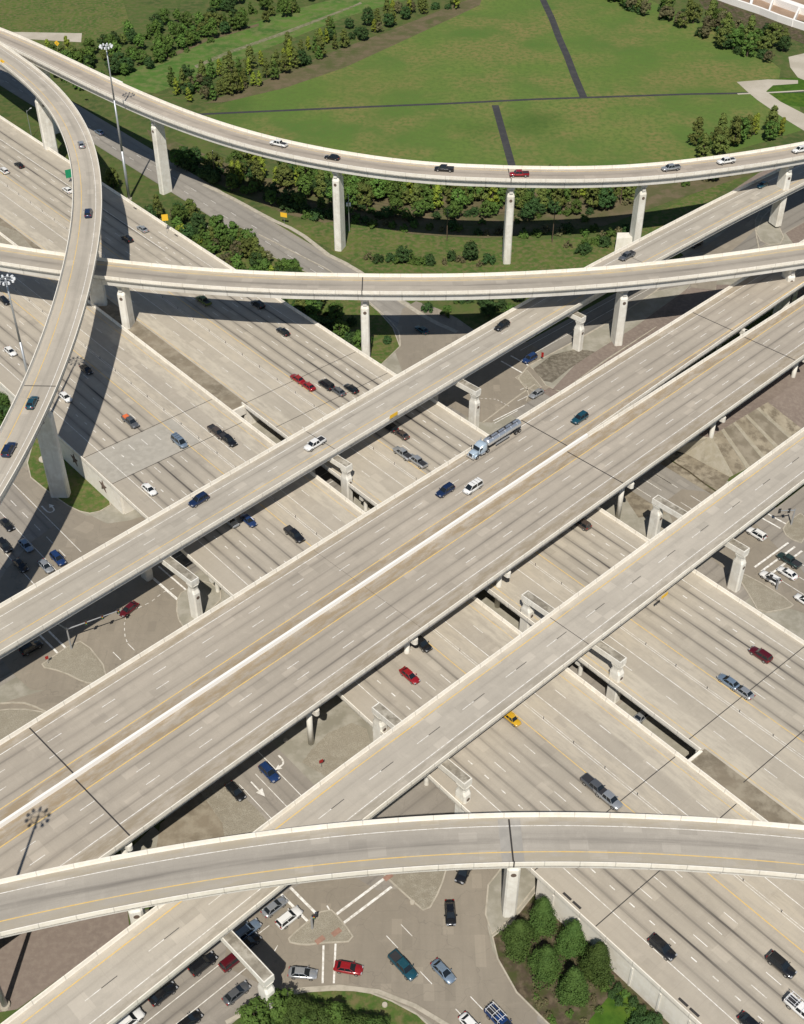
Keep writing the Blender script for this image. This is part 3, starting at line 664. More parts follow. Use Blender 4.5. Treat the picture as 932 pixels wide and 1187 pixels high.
# ============ MIDDLE LEVEL
ZM=14.0
PM=straight(ML,-120,700,lambda u:ZM)
YL_=lambda t: 147.6
def se_n(t): return float(np.interp(t,[-200,205,250,310,700],[144.45,144.45,145.6,146.7,155]))
def nw_s(t): return float(np.interp(t,[-200,205,255,300,700],[144.4,144.4,143.7,142.9,138]))
m_m1=road_mat('main_bridge_concrete_a',(0.428,0.380,0.316),149.45,3.66,.8,[(158.7,161,(.30,.25,.18),.9),(144.4,147.3,(.30,.235,.155),1.0)],lanes=(147.9,158.7),patch=.08)
m_m2=road_mat('main_bridge_concrete_b',(0.428,0.380,0.316),132.2,3.45,.8,[(125.8,129.6,(.28,.235,.17),.9),(140.6,144.4,(.30,.235,.155),1.0)],lanes=(130,140.2),patch=.08)
mr1=viaduct('main_bridge','widest raised bridge, far half carrying a steel tanker truck','bridge',PM,-120,700,se_n,160.9,m_m1,1.3,1.0,7,par=(0,1))
mb=MB(); sweep(mb,PM,206,700,parapet_prof(se_n,1)); mb.build('parapet',M['parapet'],mr1)
mr2=viaduct('main_bridge','widest raised bridge, near half beside the bright centre barrier, without vehicles','bridge',PM,-120,700,125.9,nw_s,m_m2,1.3,1.0,8,par=(1,0))
mb=MB(); sweep(mb,PM,206,700,parapet_prof(nw_s,-1)); mb.build('parapet',M['parapet'],mr2)
W1,Y1,J1=MB(),MB(),MB()
line(W1,PM,-120,700,158.6); dashes(W1,PM,-120,700,155.0,70.5); dashes(W1,PM,-120,700,151.4,68.6); line(Y1,PM,-120,700,147.7,.24)
for s in (57.7,199.6,273.0,-12,130): spanjoint(J1,PM,s,lambda t:se_n(t)+.5,160.4,.28 if s!=130 else .05)
marks(mr1,W1,Y1,None,J1)
W1,Y1,J1=MB(),MB(),MB()
line(W1,PM,-120,700,130.0); dashes(W1,PM,-120,700,137.4,102.7); dashes(W1,PM,-120,700,133.8,102.3); line(Y1,PM,-120,700,140.6,.24)
for s in (57.2,197.8,272.5,-12,130): spanjoint(J1,PM,s,126.4,lambda t:nw_s(t)-.5,.28 if s!=130 else .05)
marks(mr2,W1,Y1,None,J1)
for s in (14.5,56.5,100.7,128,156.9,201,239.1,278.1,318,360):   # multi-column bents under both halves
    for root,a,b,cols in ((mr2,126.6,144.0,(128.9,136,143)),(mr1,145.6,160.2,(146.6,153,159))):
        cb=MB(); c=PM.P(s,(a+b)/2,-1.63-.65); cb.box(c,(1.2,b-a+.4,1.3),R(90-ML))
        for e in (a-.15,b+.15): 
            q=PM.P(s,e,-1.63); cb.tube((q[0],q[1],q[2]-1.3),q,.6,.6,12)
        pc=cb.build('pier_cap',M['pier'],root)
        for v in cols:
            p=PM.P(s,v); u1,v1=uvof(L1,p); base=0 if not(100<v1<186 and (u1<-232 or u1>-80)) else 0
            k=MB(); k.tube((p[0],p[1],base),(p[0],p[1],ZM-2.9),.62,.62,14); k.build('column',M['pier'],pc,True)

mb=MB(); sweep(mb,PM,-120,206,[(144.08,.0),(144.78,.0),(144.70,.9),(144.16,.9)]); mb.build('centre_barrier',M['whitewall'],mr1)
# connector on the far side
def aoff(u): return float(np.interp(u,[-200,250,276,334,372,420,520,760],[185.7,185.7,185.4,182.6,179.9,175.6,165,136]))
_u=np.linspace(-120,760,150); _o=np.array([aoff(x) for x in _u]); 
for _ in range(3): _o[1:-1]=(_o[:-2]+_o[1:-1]*2+_o[2:])/4
PA=Path([fw(AA,u,o,ZM) for u,o in zip(_u,_o)],-120)
m_a=road_mat('connector_concrete',(0.444,0.405,0.345),-1.7,3.66,.35,[(4.0,6,(.33,.29,.23),.7),(-6,-3.2,(.46,.42,.35),.6)],lanes=(-2.9,3.5),patch=.12)
ra=viaduct('connector_bridge','straight two-lane connector bridge beyond the widest bridge','bridge',PA,-120,740,-6.0,6.0,m_a,1.4,1.0,5)
W1,Y1,J1=MB(),MB(),MB()
line(W1,PA,-120,740,3.5); dashes(W1,PA,-120,740,.15,83.7); line(Y1,PA,-120,740,-3.05,.2)
for s in (162,290,60): spanjoint(J1,PA,s,-5.5,5.5,.15)
marks(ra,W1,Y1,None,J1)
# connector on the near side
PB=straight(BA,-160,700,lambda u:float(np.interp(u,[-160,20,90,700],[11,12.8,14.6,14.6])),None)
PB=Path([fw(BA,u,107.3+float(np.interp(u,[-160,20,90,700],[-1.0,-.6,0,.3])),float(np.interp(u,[-160,20,90,700],[11,13.2,14.6,14.6]))) for u in np.linspace(-160,700,144)],-160)
m_b=road_mat('connector_concrete_b',(0.474,0.432,0.369),1.9,3.66,.18,[(-6,-3.6,(.30,.27,.22),.8),(4.2,6,(.52,.47,.39),.7)],lanes=(-3.4,4),patch=.06)
rb=viaduct('connector_bridge','straight two-lane connector bridge nearest the viewer, empty of traffic','bridge',PB,-160,700,-5.85,5.85,m_b,1.4,1.0,5)
W1,Y1,K1,J1=MB(),MB(),MB(),MB()
line(W1,PB,-160,700,-3.4); line(Y1,PB,-160,700,4.05,.22)
dashes(W1,PB,-160,700,.35,105.2); dashes(K1,PB,-160,700,.35,105.2+3.05)
for s in (148.5,): spanjoint(J1,PB,s,-5.4,5.4,.15)
marks(rb,W1,Y1,K1,J1)

def portal(root,path,s,v_end,zt,base_px=None,z0=0.0,other=None,w_=2.1,h=1.7):
    """straddle bent: a cap beam from beneath the bridge out to a column at v_end (and to `other` on the other side)"""
    va=other if other is not None else (-4 if v_end>0 else 4)
    a,b=min(va,v_end)-1.2,max(va,v_end)+1.2
    zc=zt
    # cap
    T=path.T(s); ang=math.atan2(T[1],T[0]); c=path.P(s,(a+b)/2); L=b-a
    bv=.28; rg=[]
    pb=MB(); 
    prof=[(-w_/2+bv,-h),(w_/2-bv,-h),(w_/2,-h+bv),(w_/2,0),(-w_/2,0),(-w_/2,-h+bv)]
    rings=[]
    for v in (a,b):
        q=path.P(s,v); rings.append([(q[0]+T[0]*x,q[1]+T[1]*x,zc+z) for x,z in prof])
    pb.loft(rings,True); pc=pb.build('pier_cap',M['pier'],root)
    tp=MB(); q0,q1=path.P(s,a+.25),path.P(s,b-.25)
    tp.face([(q0[0]-T[0]*(w_/2-.18),q0[1]-T[1]*(w_/2-.18),zc+.012),(q1[0]-T[0]*(w_/2-.18),q1[1]-T[1]*(w_/2-.18),zc+.012),(q1[0]+T[0]*(w_/2-.18),q1[1]+T[1]*(w_/2-.18),zc+.012),(q0[0]+T[0]*(w_/2-.18),q0[1]+T[1]*(w_/2-.18),zc+.012)])
    tp.build('cap_top',M['captop'],pc)
    for v in ([v_end]+([other] if other is not None else [])):
        q=path.P(s,v); sh=MB()
        def rect(z,hw,ht,ch=.3):
            out=[]
            for x,y in [(-hw+ch,-ht),(hw-ch,-ht),(hw,-ht+ch),(hw,ht-ch),(hw-ch,ht),(-hw+ch,ht),(-hw,ht-ch),(-hw,-ht+ch)]:
                out.append((q[0]+T[0]*x-T[1]*y,q[1]+T[1]*x+T[0]*y,z))
            return out
        sh.loft([rect(z0,.95,1.35),rect(zc-h-2.4,.95,1.35),rect(zc-h-1.5,.85,.95),rect(zc-h-.9,.85,.95),rect(zc-h,1.0,1.3)],True)
        col=sh.build('column',M['pier'],pc)
        md=MB(); fy=-1 if True else 1
        # round star medallion near the top of the shaft, facing the viewer
        n2=Vector((-T[1],T[0],0)); 
        if n2.y>0: n2=-n2
        cc=Vector((q[0],q[1],zc-h-3.6))+n2*1.36; md.tube(cc,cc+n2*.06,.42,.42,14); md.build('medallion',M['star'],pc)
for px,zt in (((229,715),9),((403,582),9),((549,494),9)):
    s,v=PA.near(*at(*px)[:2]); portal(ra,PA,s,v,ZM-2.05+.3,other=4.4)
s,v=PA.near(*at(669,405)[:2]); portal(ra,PA,s,v,ZM-2.6,other=None)
for px,oth in (((312,1172),4.4),((846,685),None),((707,812),None),((540,945),None)):
    s,v=PB.near(*at(*px)[:2])
    o2={ (846,685):(760,622),(707,812):(612,735),(540,945):(436,872)}.get(px)
    if o2: s2,v2=PB.near(*at(*o2)[:2])
    else: v2=oth
    s=(s+s2)/2 if o2 else s
    portal(rb,PB,s,v,float(PB.at(s)[2])-2.0,other=v2)

# ============ HIGH FLYOVERS
def fit_path(pts,zf,deg,off,mode='y',ext=60,n=120):
    """pts: photo points of one barrier top; zf(px x)->deck z; off: lateral shift from that edge to the centre"""
    W_=np.array([at(x,y,zf(x,y)+1.0) for x,y in pts])
    if mode=='y':
        c=np.polyfit(W_[:,0],W_[:,1],deg); xs=np.linspace(W_[:,0].min(),W_[:,0].max(),n); ys=np.polyval(c,xs)
        zz=np.interp(xs,W_[:,0],W_[:,2]-1.0)
    else:
        t=np.concatenate([[0],np.cumsum(np.linalg.norm(np.diff(W_[:,:2],axis=0),axis=1))])
        cx=np.polyfit(t,W_[:,0],deg); cy=np.polyfit(t,W_[:,1],deg); tt=np.linspace(0,t[-1],n); xs=np.polyval(cx,tt); ys=np.polyval(cy,tt); zz=np.interp(tt,t,W_[:,2]-1.0)
    p=np.stack([xs,ys,zz],1)
    d=np.gradient(p[:,:2],axis=0); d/=np.linalg.norm(d,axis=1)[:,None]
    c=p.copy(); c[:,0]+=-d[:,1]*off; c[:,1]+=d[:,0]*off
    a=c[0].copy(); b=c[-1].copy(); a[:2]-=d[0]*ext; b[:2]+=d[-1]*ext
    return Path(np.vstack([a,c,b]))
def hz(tab): return lambda x,y: float(np.interp(x,[q[0] for q in tab],[q[1] for q in tab]))
def evz(tab): return lambda x,y: float(np.interp(y,[q[0] for q in tab],[q[1] for q in tab]))
# C: the far arc
PC=fit_path([(0,31),(34,45.7),(70.8,63),(107.3,79),(150,98.3),(200,121),(255,140.5),(311,156),(360,167.5),(411,177),(460,183),(511,187.5),(565,191),(622,192.5),(672,192),(722,190),(772,186.5),(822,181.5),(880,173),(932,163.4)],
            hz([(0,30),(150,30.5),(390,31),(587,30),(745,27.2),(932,25.5)]),5,-4.7)
# D: the middle arc
PD=fit_path([(0,281.5),(40,288),(75.5,292.5),(120,298.5),(160,303),(261,310.8),(330,315),(400,317),(465,317.3),(529,316.3),(620,312.5),(700,308),(765,302.5),(850,292),(932,279.7)],
            hz([(0,24),(420,24),(720,22),(932,21.5)]),4,-4.85)
# F: the near arc
PF=fit_path([(0,1019.5),(60,1005),(129,990.6),(214,977),(300,965.6),(370,956),(437,948.5),(510,943.5),(575,941.5),(640,941),(700,942),(742.5,943.3),(800,946),(849,949),(890,952),(932,956)],
            lambda x,y:21.5,4,-5.0)
# E: the left arc (centreline from both barriers)
eL=[(0,79),(17,90.4),(34.3,103),(51.5,121),(68.7,147),(80.7,174.5),(84,198.5),(84,225),(82.4,251.5),(78.5,278),(73.8,303),(60,351),(45.5,405),(25.7,450),(0,506),(-30,566)]
eR=[(0,48),(22.3,63),(48,81),(68.7,102.4),(86,123),(99.6,143.6),(110,167.6),(115,188),(118.5,217),(117.5,240),(116,260),(110,303),(99.6,342.5),(84,403),(68.7,443),(51.5,480.7),(25.7,528.8),(0,573),(-34,628)]
EZ=evz([(40,30),(150,31),(300,31.5),(500,31),(620,30.5)])
def resamp(W_,n=60):
    t=np.concatenate([[0],np.cumsum(np.linalg.norm(np.diff(W_[:,:2],axis=0),axis=1))])/1.0
    tt=t/t[-1]; out=[]
    cx=[np.polyfit(tt,W_[:,i],6) for i in range(2)]; q=np.linspace(0,1,n)
    return np.stack([np.polyval(cx[0],q),np.polyval(cx[1],q),np.interp(q,tt,W_[:,2])],1)
WR=resamp(np.array([at(x,y,EZ(x,y)+1) for x,y in eR]),110); WR[:,2]-=1.0
_d=np.gradient(WR[:,:2],axis=0); _d/=np.linalg.norm(_d,axis=1)[:,None]
EW=8.6
WC=WR.copy(); WC[:,0]+=_d[:,1]*EW/2; WC[:,1]-=_d[:,0]*EW/2     # centre lies to the right of the travel from far to near
a_=WC[0].copy(); a_[:2]-=_d[0]*70; b_=WC[-1].copy(); b_[:2]+=_d[-1]*60
PE=Path(np.vstack([a_,WC,b_]))
def fly_mat(name,c,lw,yv,sh):
    return road_mat(name,c,lw,9.0,.62,sh,patch=.04,joint=.04,lanes=(lw-3,lw+3))
m_c=fly_mat('flyover_concrete_a',(0.439,0.385,0.321),.2,0,[(2.2,5,(.48,.43,.35),.8),(-5,-2.6,(.48,.43,.35),.8)])
m_d=fly_mat('flyover_concrete_b',(0.418,0.375,0.316),-.2,0,[(2.0,5,(.49,.42,.30),.8),(-5,-3.2,(.48,.43,.35),.8)])
m_e=fly_mat('flyover_concrete_c',(0.469,0.425,0.359),0.6,0,[(-5,-2.4,(.48,.43,.35),.6),(3.2,5,(.42,.38,.32),.8)])
m_f=fly_mat('flyover_concrete_d',(0.408,0.375,0.326),.1,0,[(2.8,5,(.34,.30,.235),.9),(-5,-2.4,(.36,.32,.25),.85)])
def full(p): return p.s[0],p.s[-1]
rc=viaduct('flyover_ramp','farthest curved flyover ramp sweeping along the edge of the green field','flyover',PC,*full(PC),-4.7,4.7,m_c,2.1,.85)
rd=viaduct('flyover_ramp','middle curved flyover ramp crossing over the lower freeway and connector','flyover',PD,*full(PD),-4.85,4.85,m_d,2.1,.75)
re_=viaduct('flyover_ramp','tall curved flyover ramp bending in an arc past the star wall','flyover',PE,*full(PE),-EW/2,EW/2,m_e,2.0,.9)
rf=viaduct('flyover_ramp','nearest curved flyover ramp passing above the conifer island','flyover',PF,*full(PF),-5.0,5.0,m_f,2.0,1.0)
def flymarks(root,p,wv,yv,joints,ww=.14):
    W1,Y1,J1=MB(),MB(),MB(); s0,s1=full(p)
    line(W1,p,s0,s1,wv,ww); line(Y1,p,s0,s1,yv,.2)
    half=max(abs(wv),abs(yv))+1.2
    for j in joints: spanjoint(J1,p,j,-4.3,4.3,.3)
    marks(root,W1,Y1,None,J1)
def sn(p,px,z): return p.near(*at(*px,z)[:2])[0]
flymarks(rc,PC,-2.6,2.8,[sn(PC,(590,198),30)]); flymarks(rd,PD,-3.4,2.6,[sn(PD,(420,328),24)])
flymarks(re_,PE,2.4,-1.8,[sn(PE,(50,448),31)]); flymarks(rf,PF,2.9,-2.3,[sn(PF,(592,970),21.5)])
# dark slots through the parapets at the joints
for root,p,px,z in ((rc,PC,(590,198),30),(rd,PD,(420,328),24),(rf,PF,(592,970),21.5)):
    s=sn(p,px,z); h_={rc:4.7,rd:4.85,rf:5.0}[root]
    mb=MB(); sweep(mb,p,s-.12,s+.12,[(-h_-.03,-.36),(-h_+.52,-.36),(-h_+.52,.02),(-h_+.3,1.03),(-h_-.03,1.03)],1.); mb.build('parapet_joint',M['joint'],root)
s=sn(PF,(592,970),21.5); mb=MB(); strip(mb,PF,s-1.9,s-.2,-4.4,4.4,.012); strip(mb,PF,s+.2,s+1.9,-4.4,4.4,.012); mb.build('joint_patch',M['patchgray'],rf)

def pier(root,path,base_px,z0=0.,w_=4.5,t_=2.4,depth=2.1,taper=1.0,offset=None,hammer=0.):
    s,v=path.near(*at(*base_px,z0)[:2])
    if offset is not None: v=offset
    c=path.P(s,v); zt=path.at(s)[2]-.33-depth; T=path.T(s)
    q=lambda x,y,z:(c[0]+T[0]*x-T[1]*y,c[1]+T[1]*x+T[0]*y,z)
    def ring(z,hw,ht,ch=.35):
        return [q(x,y,z) for x,y in [(-ht+ch,-hw),(ht-ch,-hw),(ht,-hw+ch),(ht,hw-ch),(ht-ch,hw),(-ht+ch,hw),(-ht,hw-ch),(-ht,-hw+ch)]]
    hw,ht=w_/2,t_/2
    sh=MB(); sh.loft([ring(z0-.2,hw,ht),ring(zt-4.0,hw*.97,ht*.97),ring(zt-3.0,hw*.72,ht*.8),ring(zt-2.1,hw*.72,ht*.8)],True)
    pr=sh.build('pier',M['pier'],root)
    cb=MB(); cb.loft([ring(zt-2.1,hw*.75,ht*.85),ring(zt-1.5,hw*.95+hammer,ht),ring(zt-.02,hw*.95+hammer,ht)],True); cb.build('pier_cap',M['pier'],pr)
    n2=Vector((-T[0],-T[1],0)); n2= n2 if n2.y<0 else -n2
    yv=Vector((-T[1],T[0],0)); yv=yv if yv.y<0 else -yv
    # star medallion on the shaft face towards the traffic of the ramp
    face=n2 if abs(n2.y)>abs(yv.y) else yv; rr=ht if face==n2 else hw
    cc=Vector((c[0],c[1],zt-5.2))+face*(rr*.97); mb=MB(); mb.tube(cc,cc+face*.07,.5,.5,14); mb.build('medallion',M['star'],pr)
    bx=MB(); f=face; p0=Vector((c[0],c[1],zt-2.55))+face*(rr*.82); 
    bx.box(p0,(1.1,.5,.8),math.atan2(face.y,face.x)+math.pi/2); bx.build('recess_block',M['girder'],pr)
for b in ((187,225),(390,293),(587,304)): pier(rc,PC,b,0,offset=0)
pier(rc,PC,(735,292),0,offset=0); pier(rc,PC,(845+58,262),1.0,offset=0); pier(rc,PC,(75,150),0,offset=0)
pier(rd,PD,(150,380),5.5,offset=0); pier(rd,PD,(424,420),0,offset=0); pier(rd,PD,(714,396),0,offset=0)
pier(rd,PD,(905,372),0,offset=0)
pier(re_,PE,(80,574),0,4.6,2.6,offset=0); pier(re_,PE,(128,355),5.5,4.6,2.6,offset=0); pier(re_,PE,(78,187),0,4.6,2.6,offset=0); pier(re_,PE,(5,108),0,4.6,2.6,offset=0)
pier(rf,PF,(590,1056),1.0,3.6,2.4,offset=0); pier(rf,PF,(168,1075),0,3.6,2.4,offset=0); pier(rf,PF,(-30,1110),0,3.6,2.4,offset=0)
pier(rf,PF,(1010,1010),0,3.6,2.4,offset=0)
#PART2
# ============ VEHICLES
def ringx(x,pts): return [(x,y,z) for y,z in pts]
def body_ring(x,hw,z0,z1,shoulder=.10,tuck=.06):
    """cross-section of a car body at x, half width hw"""
    return ringx(x,[(-hw+tuck,z0),(hw-tuck,z0),(hw,z0+.18),(hw,z1-shoulder-.08),(hw-.05,z1-shoulder),(hw-.22,z1),(0,z1+.025),(-hw+.22,z1),(-hw+.05,z1-shoulder),(-hw,z1-shoulder-.08),(-hw,z0+.18)])
def lofted(name,rings,m,parent,smooth=True):
    mb=MB(); mb.loft(rings,True); o=mb.build(name,m,parent,smooth)
    if smooth: o.data.polygons.foreach_set('use_smooth',[len(p.vertices)==4 for p in o.data.polygons])
    return o
def cabin(parent,paintm,x0,x1,x2,x3,zb,zt,hw,ht,roof_th=.05):
    """greenhouse: glass from x0 (rear foot) x1 (rear top) x2 (front top) x3 (front foot), roof panel and pillars in the body colour"""
    mb=MB()
    lo=[(x0,-hw*.93,zb),(x0+.12,-hw,zb),(x3-.25,-hw,zb),(x3,-hw*.86,zb),(x3,hw*.86,zb),(x3-.25,hw,zb),(x0+.12,hw,zb),(x0,hw*.93,zb)]
    up=[(x1,-ht*.93,zt-.03),(x1+.10,-ht,zt-.03),(x2-.18,-ht,zt-.03),(x2,-ht*.88,zt-.05),(x2,ht*.88,zt-.05),(x2-.18,ht,zt-.03),(x1+.10,ht,zt-.03),(x1,ht*.93,zt-.03)]
    mb.loft([lo,up],True); mb.build('windows',M['glass'],parent)
    rm=MB()
    def rr(z,g): return [(x1-.02+g,-ht*.9+g,z),(x1+.14+g,-ht*1.0+g,z),(x2-.2-g,-ht*1.0+g,z),(x2+.02-g,-ht*.84+g,z),(x2+.02-g,ht*.84-g,z),(x2-.2-g,ht*1.0-g,z),(x1+.14+g,ht*1.0-g,z),(x1-.02+g,ht*.9-g,z)]
    rm.loft([rr(zt-.05,-.015),rr(zt-.005,0),rr(zt+.025,.12)],True)
    for sy in (-1,1):
        for (a,b,w_) in (((x0+.06,sy*hw*.97,zb),(x1+.05,sy*ht*.97,zt-.03),.075),((x3-.12,sy*hw*.93,zb),(x2-.08,sy*ht*.95,zt-.03),.05),(((x0+x3)/2-.05,sy*(hw+.01),zb),((x1+x2)/2-.05,sy*(ht+.01),zt-.03),.05)):
            rm.tube(a,b,w_,w_,5)
    return rm.build('roof',paintm,parent)
def wheels(parent,xs,hw,r=.34,w_=.24):
    for x in xs:
        for sy in (-1,1):
            mb=MB(); mb.tube((x,sy*(hw-w_),r),(x,sy*(hw+.01),r),r,r,14); wh=mb.build('wheel',M['rubber'],parent)
            mb=MB(); mb.tube((x,sy*(hw+.01),r),(x,sy*(hw+.025),r),r*.62,r*.55,10); mb.build('rim',M['rim'],wh)
def lights(parent,xf,xr,hw,zf,zr):
    for sy in (-1,1):
        mb=MB(); mb.box((xf-.10,sy*(hw-.30),zf),(.26,.40,.14)); mb.build('headlight',M['lamp'],parent)
        mb=MB(); mb.box((xr+.06,sy*(hw-.24),zr),(.16,.36,.18)); mb.build('tail_light',M['tail'],parent)
    for sy in (-1,1):
        pass
def mirrors(parent,m,x,hw,z):
    for sy in (-1,1):
        mb=MB(); mb.box((x,sy*(hw+.12),z),(.14,.24,.14)); mb.build('mirror',m,parent)
def make_sedan():
    r=empty('sedan'); pm=P['silver']
    prof=[(-2.38,.70,.38,.72),(-2.30,.82,.30,.93),(-1.85,.90,.26,.99),(-1.2,.92,.24,.97),(0,.93,.23,.95),(1.1,.92,.24,.93),(1.6,.90,.25,.86),(2.1,.85,.27,.76),(2.34,.72,.32,.64),(2.40,.55,.38,.56)]
    lofted('body',[body_ring(x,h,a,b) for x,h,a,b in prof],pm,r)
    cabin(r,pm,-1.95,-1.25,.30,1.18,.92,1.43,.82,.60); wheels(r,(-1.42,1.42),.91,.33); lights(r,2.36,-2.38,.88,.64,.80); mirrors(r,pm,.75,.90,.98); return r
def make_suv():
    r=empty('sport_utility_car'); pm=P['black']
    prof=[(-2.38,.80,.42,.85),(-2.33,.90,.36,1.05),(-1.8,.95,.33,1.10),(0,.97,.30,1.08),(1.0,.96,.30,1.07),(1.5,.95,.32,1.02),(2.1,.92,.34,.94),(2.36,.82,.38,.82),(2.44,.66,.44,.66)]
    lofted('body',[body_ring(x,h,a,b) for x,h,a,b in prof],pm,r)
    cabin(r,pm,-2.30,-2.02,.30,1.08,1.05,1.72,.88,.68); wheels(r,(-1.45,1.48),.96,.38,.27); lights(r,2.40,-2.38,.94,.82,1.0); mirrors(r,pm,.75,.94,1.15)
    for sy in (-1,1):
        mb=MB(); mb.tube((-1.8,sy*.60,1.80),(.1,sy*.60,1.80),.03,.03,5); mb.build('roof_rail',M['darksteel'],r)
    return r
def make_pickup():
    r=empty('pickup_truck'); pm=P['white']
    prof=[(.2-.15,.96,.45,1.12),(.6,.97,.42,1.12),(1.6,.97,.42,1.12),(2.2,.95,.44,1.08),(2.75,.90,.46,1.00),(2.92,.80,.50,.85)]
    lofted('body',[body_ring(x,h,a,b) for x,h,a,b in [(-2.85,.88,.55,.98),(-2.8,.95,.50,1.10),(-.8,.97,.45,1.10),(.05,.97,.45,1.12)]+prof[1:]],pm,r)
    bd=MB(); bd.box((-1.85,0,1.135),(1.75,1.50,.03)); 
    bo=bd.build('truck_bed',M['darksteel'],r)
    for sy in (-1,1):
        mb=MB(); mb.box((-1.85,sy*.84,1.15),(1.85,.16,.10)); mb.build('bed_rail',pm,r)
    mb=MB(); mb.box((-2.80,0,1.12),(.10,1.75,.18)); mb.build('tailgate',pm,r)
    cabin(r,pm,-.90,-.72,.95,1.62,1.10,1.82,.88,.68); wheels(r,(-1.75,1.85),.97,.41,.28); lights(r,2.88,-2.82,.95,.86,.95); mirrors(r,pm,1.25,1.0,1.2); return r
def make_van():
    r=empty('van'); pm=P['white']
    prof=[(-2.55,.86,.40,1.05),(-2.5,.95,.34,1.15),(0,.98,.30,1.14),(1.3,.97,.30,1.12),(1.9,.94,.32,1.02),(2.4,.86,.36,.86),(2.55,.68,.42,.70)]
    lofted('body',[body_ring(x,h,a,b) for x,h,a,b in prof],pm,r)
    cabin(r,pm,-2.50,-2.38,.85,1.75,1.10,1.92,.90,.74); wheels(r,(-1.55,1.6),.97,.36,.26); lights(r,2.5,-2.55,.93,.80,1.05); mirrors(r,pm,1.35,.98,1.2)
    for x in (-1.8,-.9,.0):
        mb=MB(); mb.tube((x,-.70,2.0),(x,.70,2.0),.035,.035,5); mb.build('roof_bar',M['darksteel'],r)
    return r
PROTO={'sedan':make_sedan(),'suv':make_suv(),'pickup':make_pickup(),'van':make_van()}
KID={}
for o in list(bpy.data.objects):
    if o.parent: KID.setdefault(o.parent.name,[]).append(o)
used=set(); CATS={'sedan':'car','suv':'car','pickup':'pickup truck','van':'van'}
def vehicle(kind,color,loc,rz,label,group=None,roof=None,rx=0.0,s=1.0):
    src=PROTO[kind]
    if kind not in used: used.add(kind); o=src; protos_parts=None
    else: o=copy_tree(src,KID)
    o.location=loc; o.rotation_euler=(0,0,rz); s*=(.85 if color=='yellow' else 1.05); o.scale=(s,s,s); tag(o,label,CATS[kind],group)
    for c in [c for c in bpy.data.objects if c.parent==o] if o is not src else KID[src.name]:
        if c.name.split('.')[0] in ('body','roof','mirror','bed_rail','tailgate'):
            c.material_slots[0].link='OBJECT'; c.material_slots[0].material=P[roof] if (roof and c.name.startswith('roof')) else P[color]
    return o
def az2rz(az): return R(90-az)
Z0=.08
DIR={'SW':(Z1,139.08),'NE':(Z1,-40.92),'M1':(ZM,ML+180),'M2':(ZM,ML),'A':(ZM,AA+180),'G1':(Z0,-40.92),'G3':(Z0,139.08),'G2':(Z0,BA+180),'G4':(Z0,BA)}
PTH={'C':(PC,30),'E':(PE,31),'A_':(PA,ZM)}
def az_at(path,x,y,rev=False):
    T=path.T(path.near(x,y)[0]); a=math.degrees(math.atan2(T[0],T[1])); return a+180 if rev else a
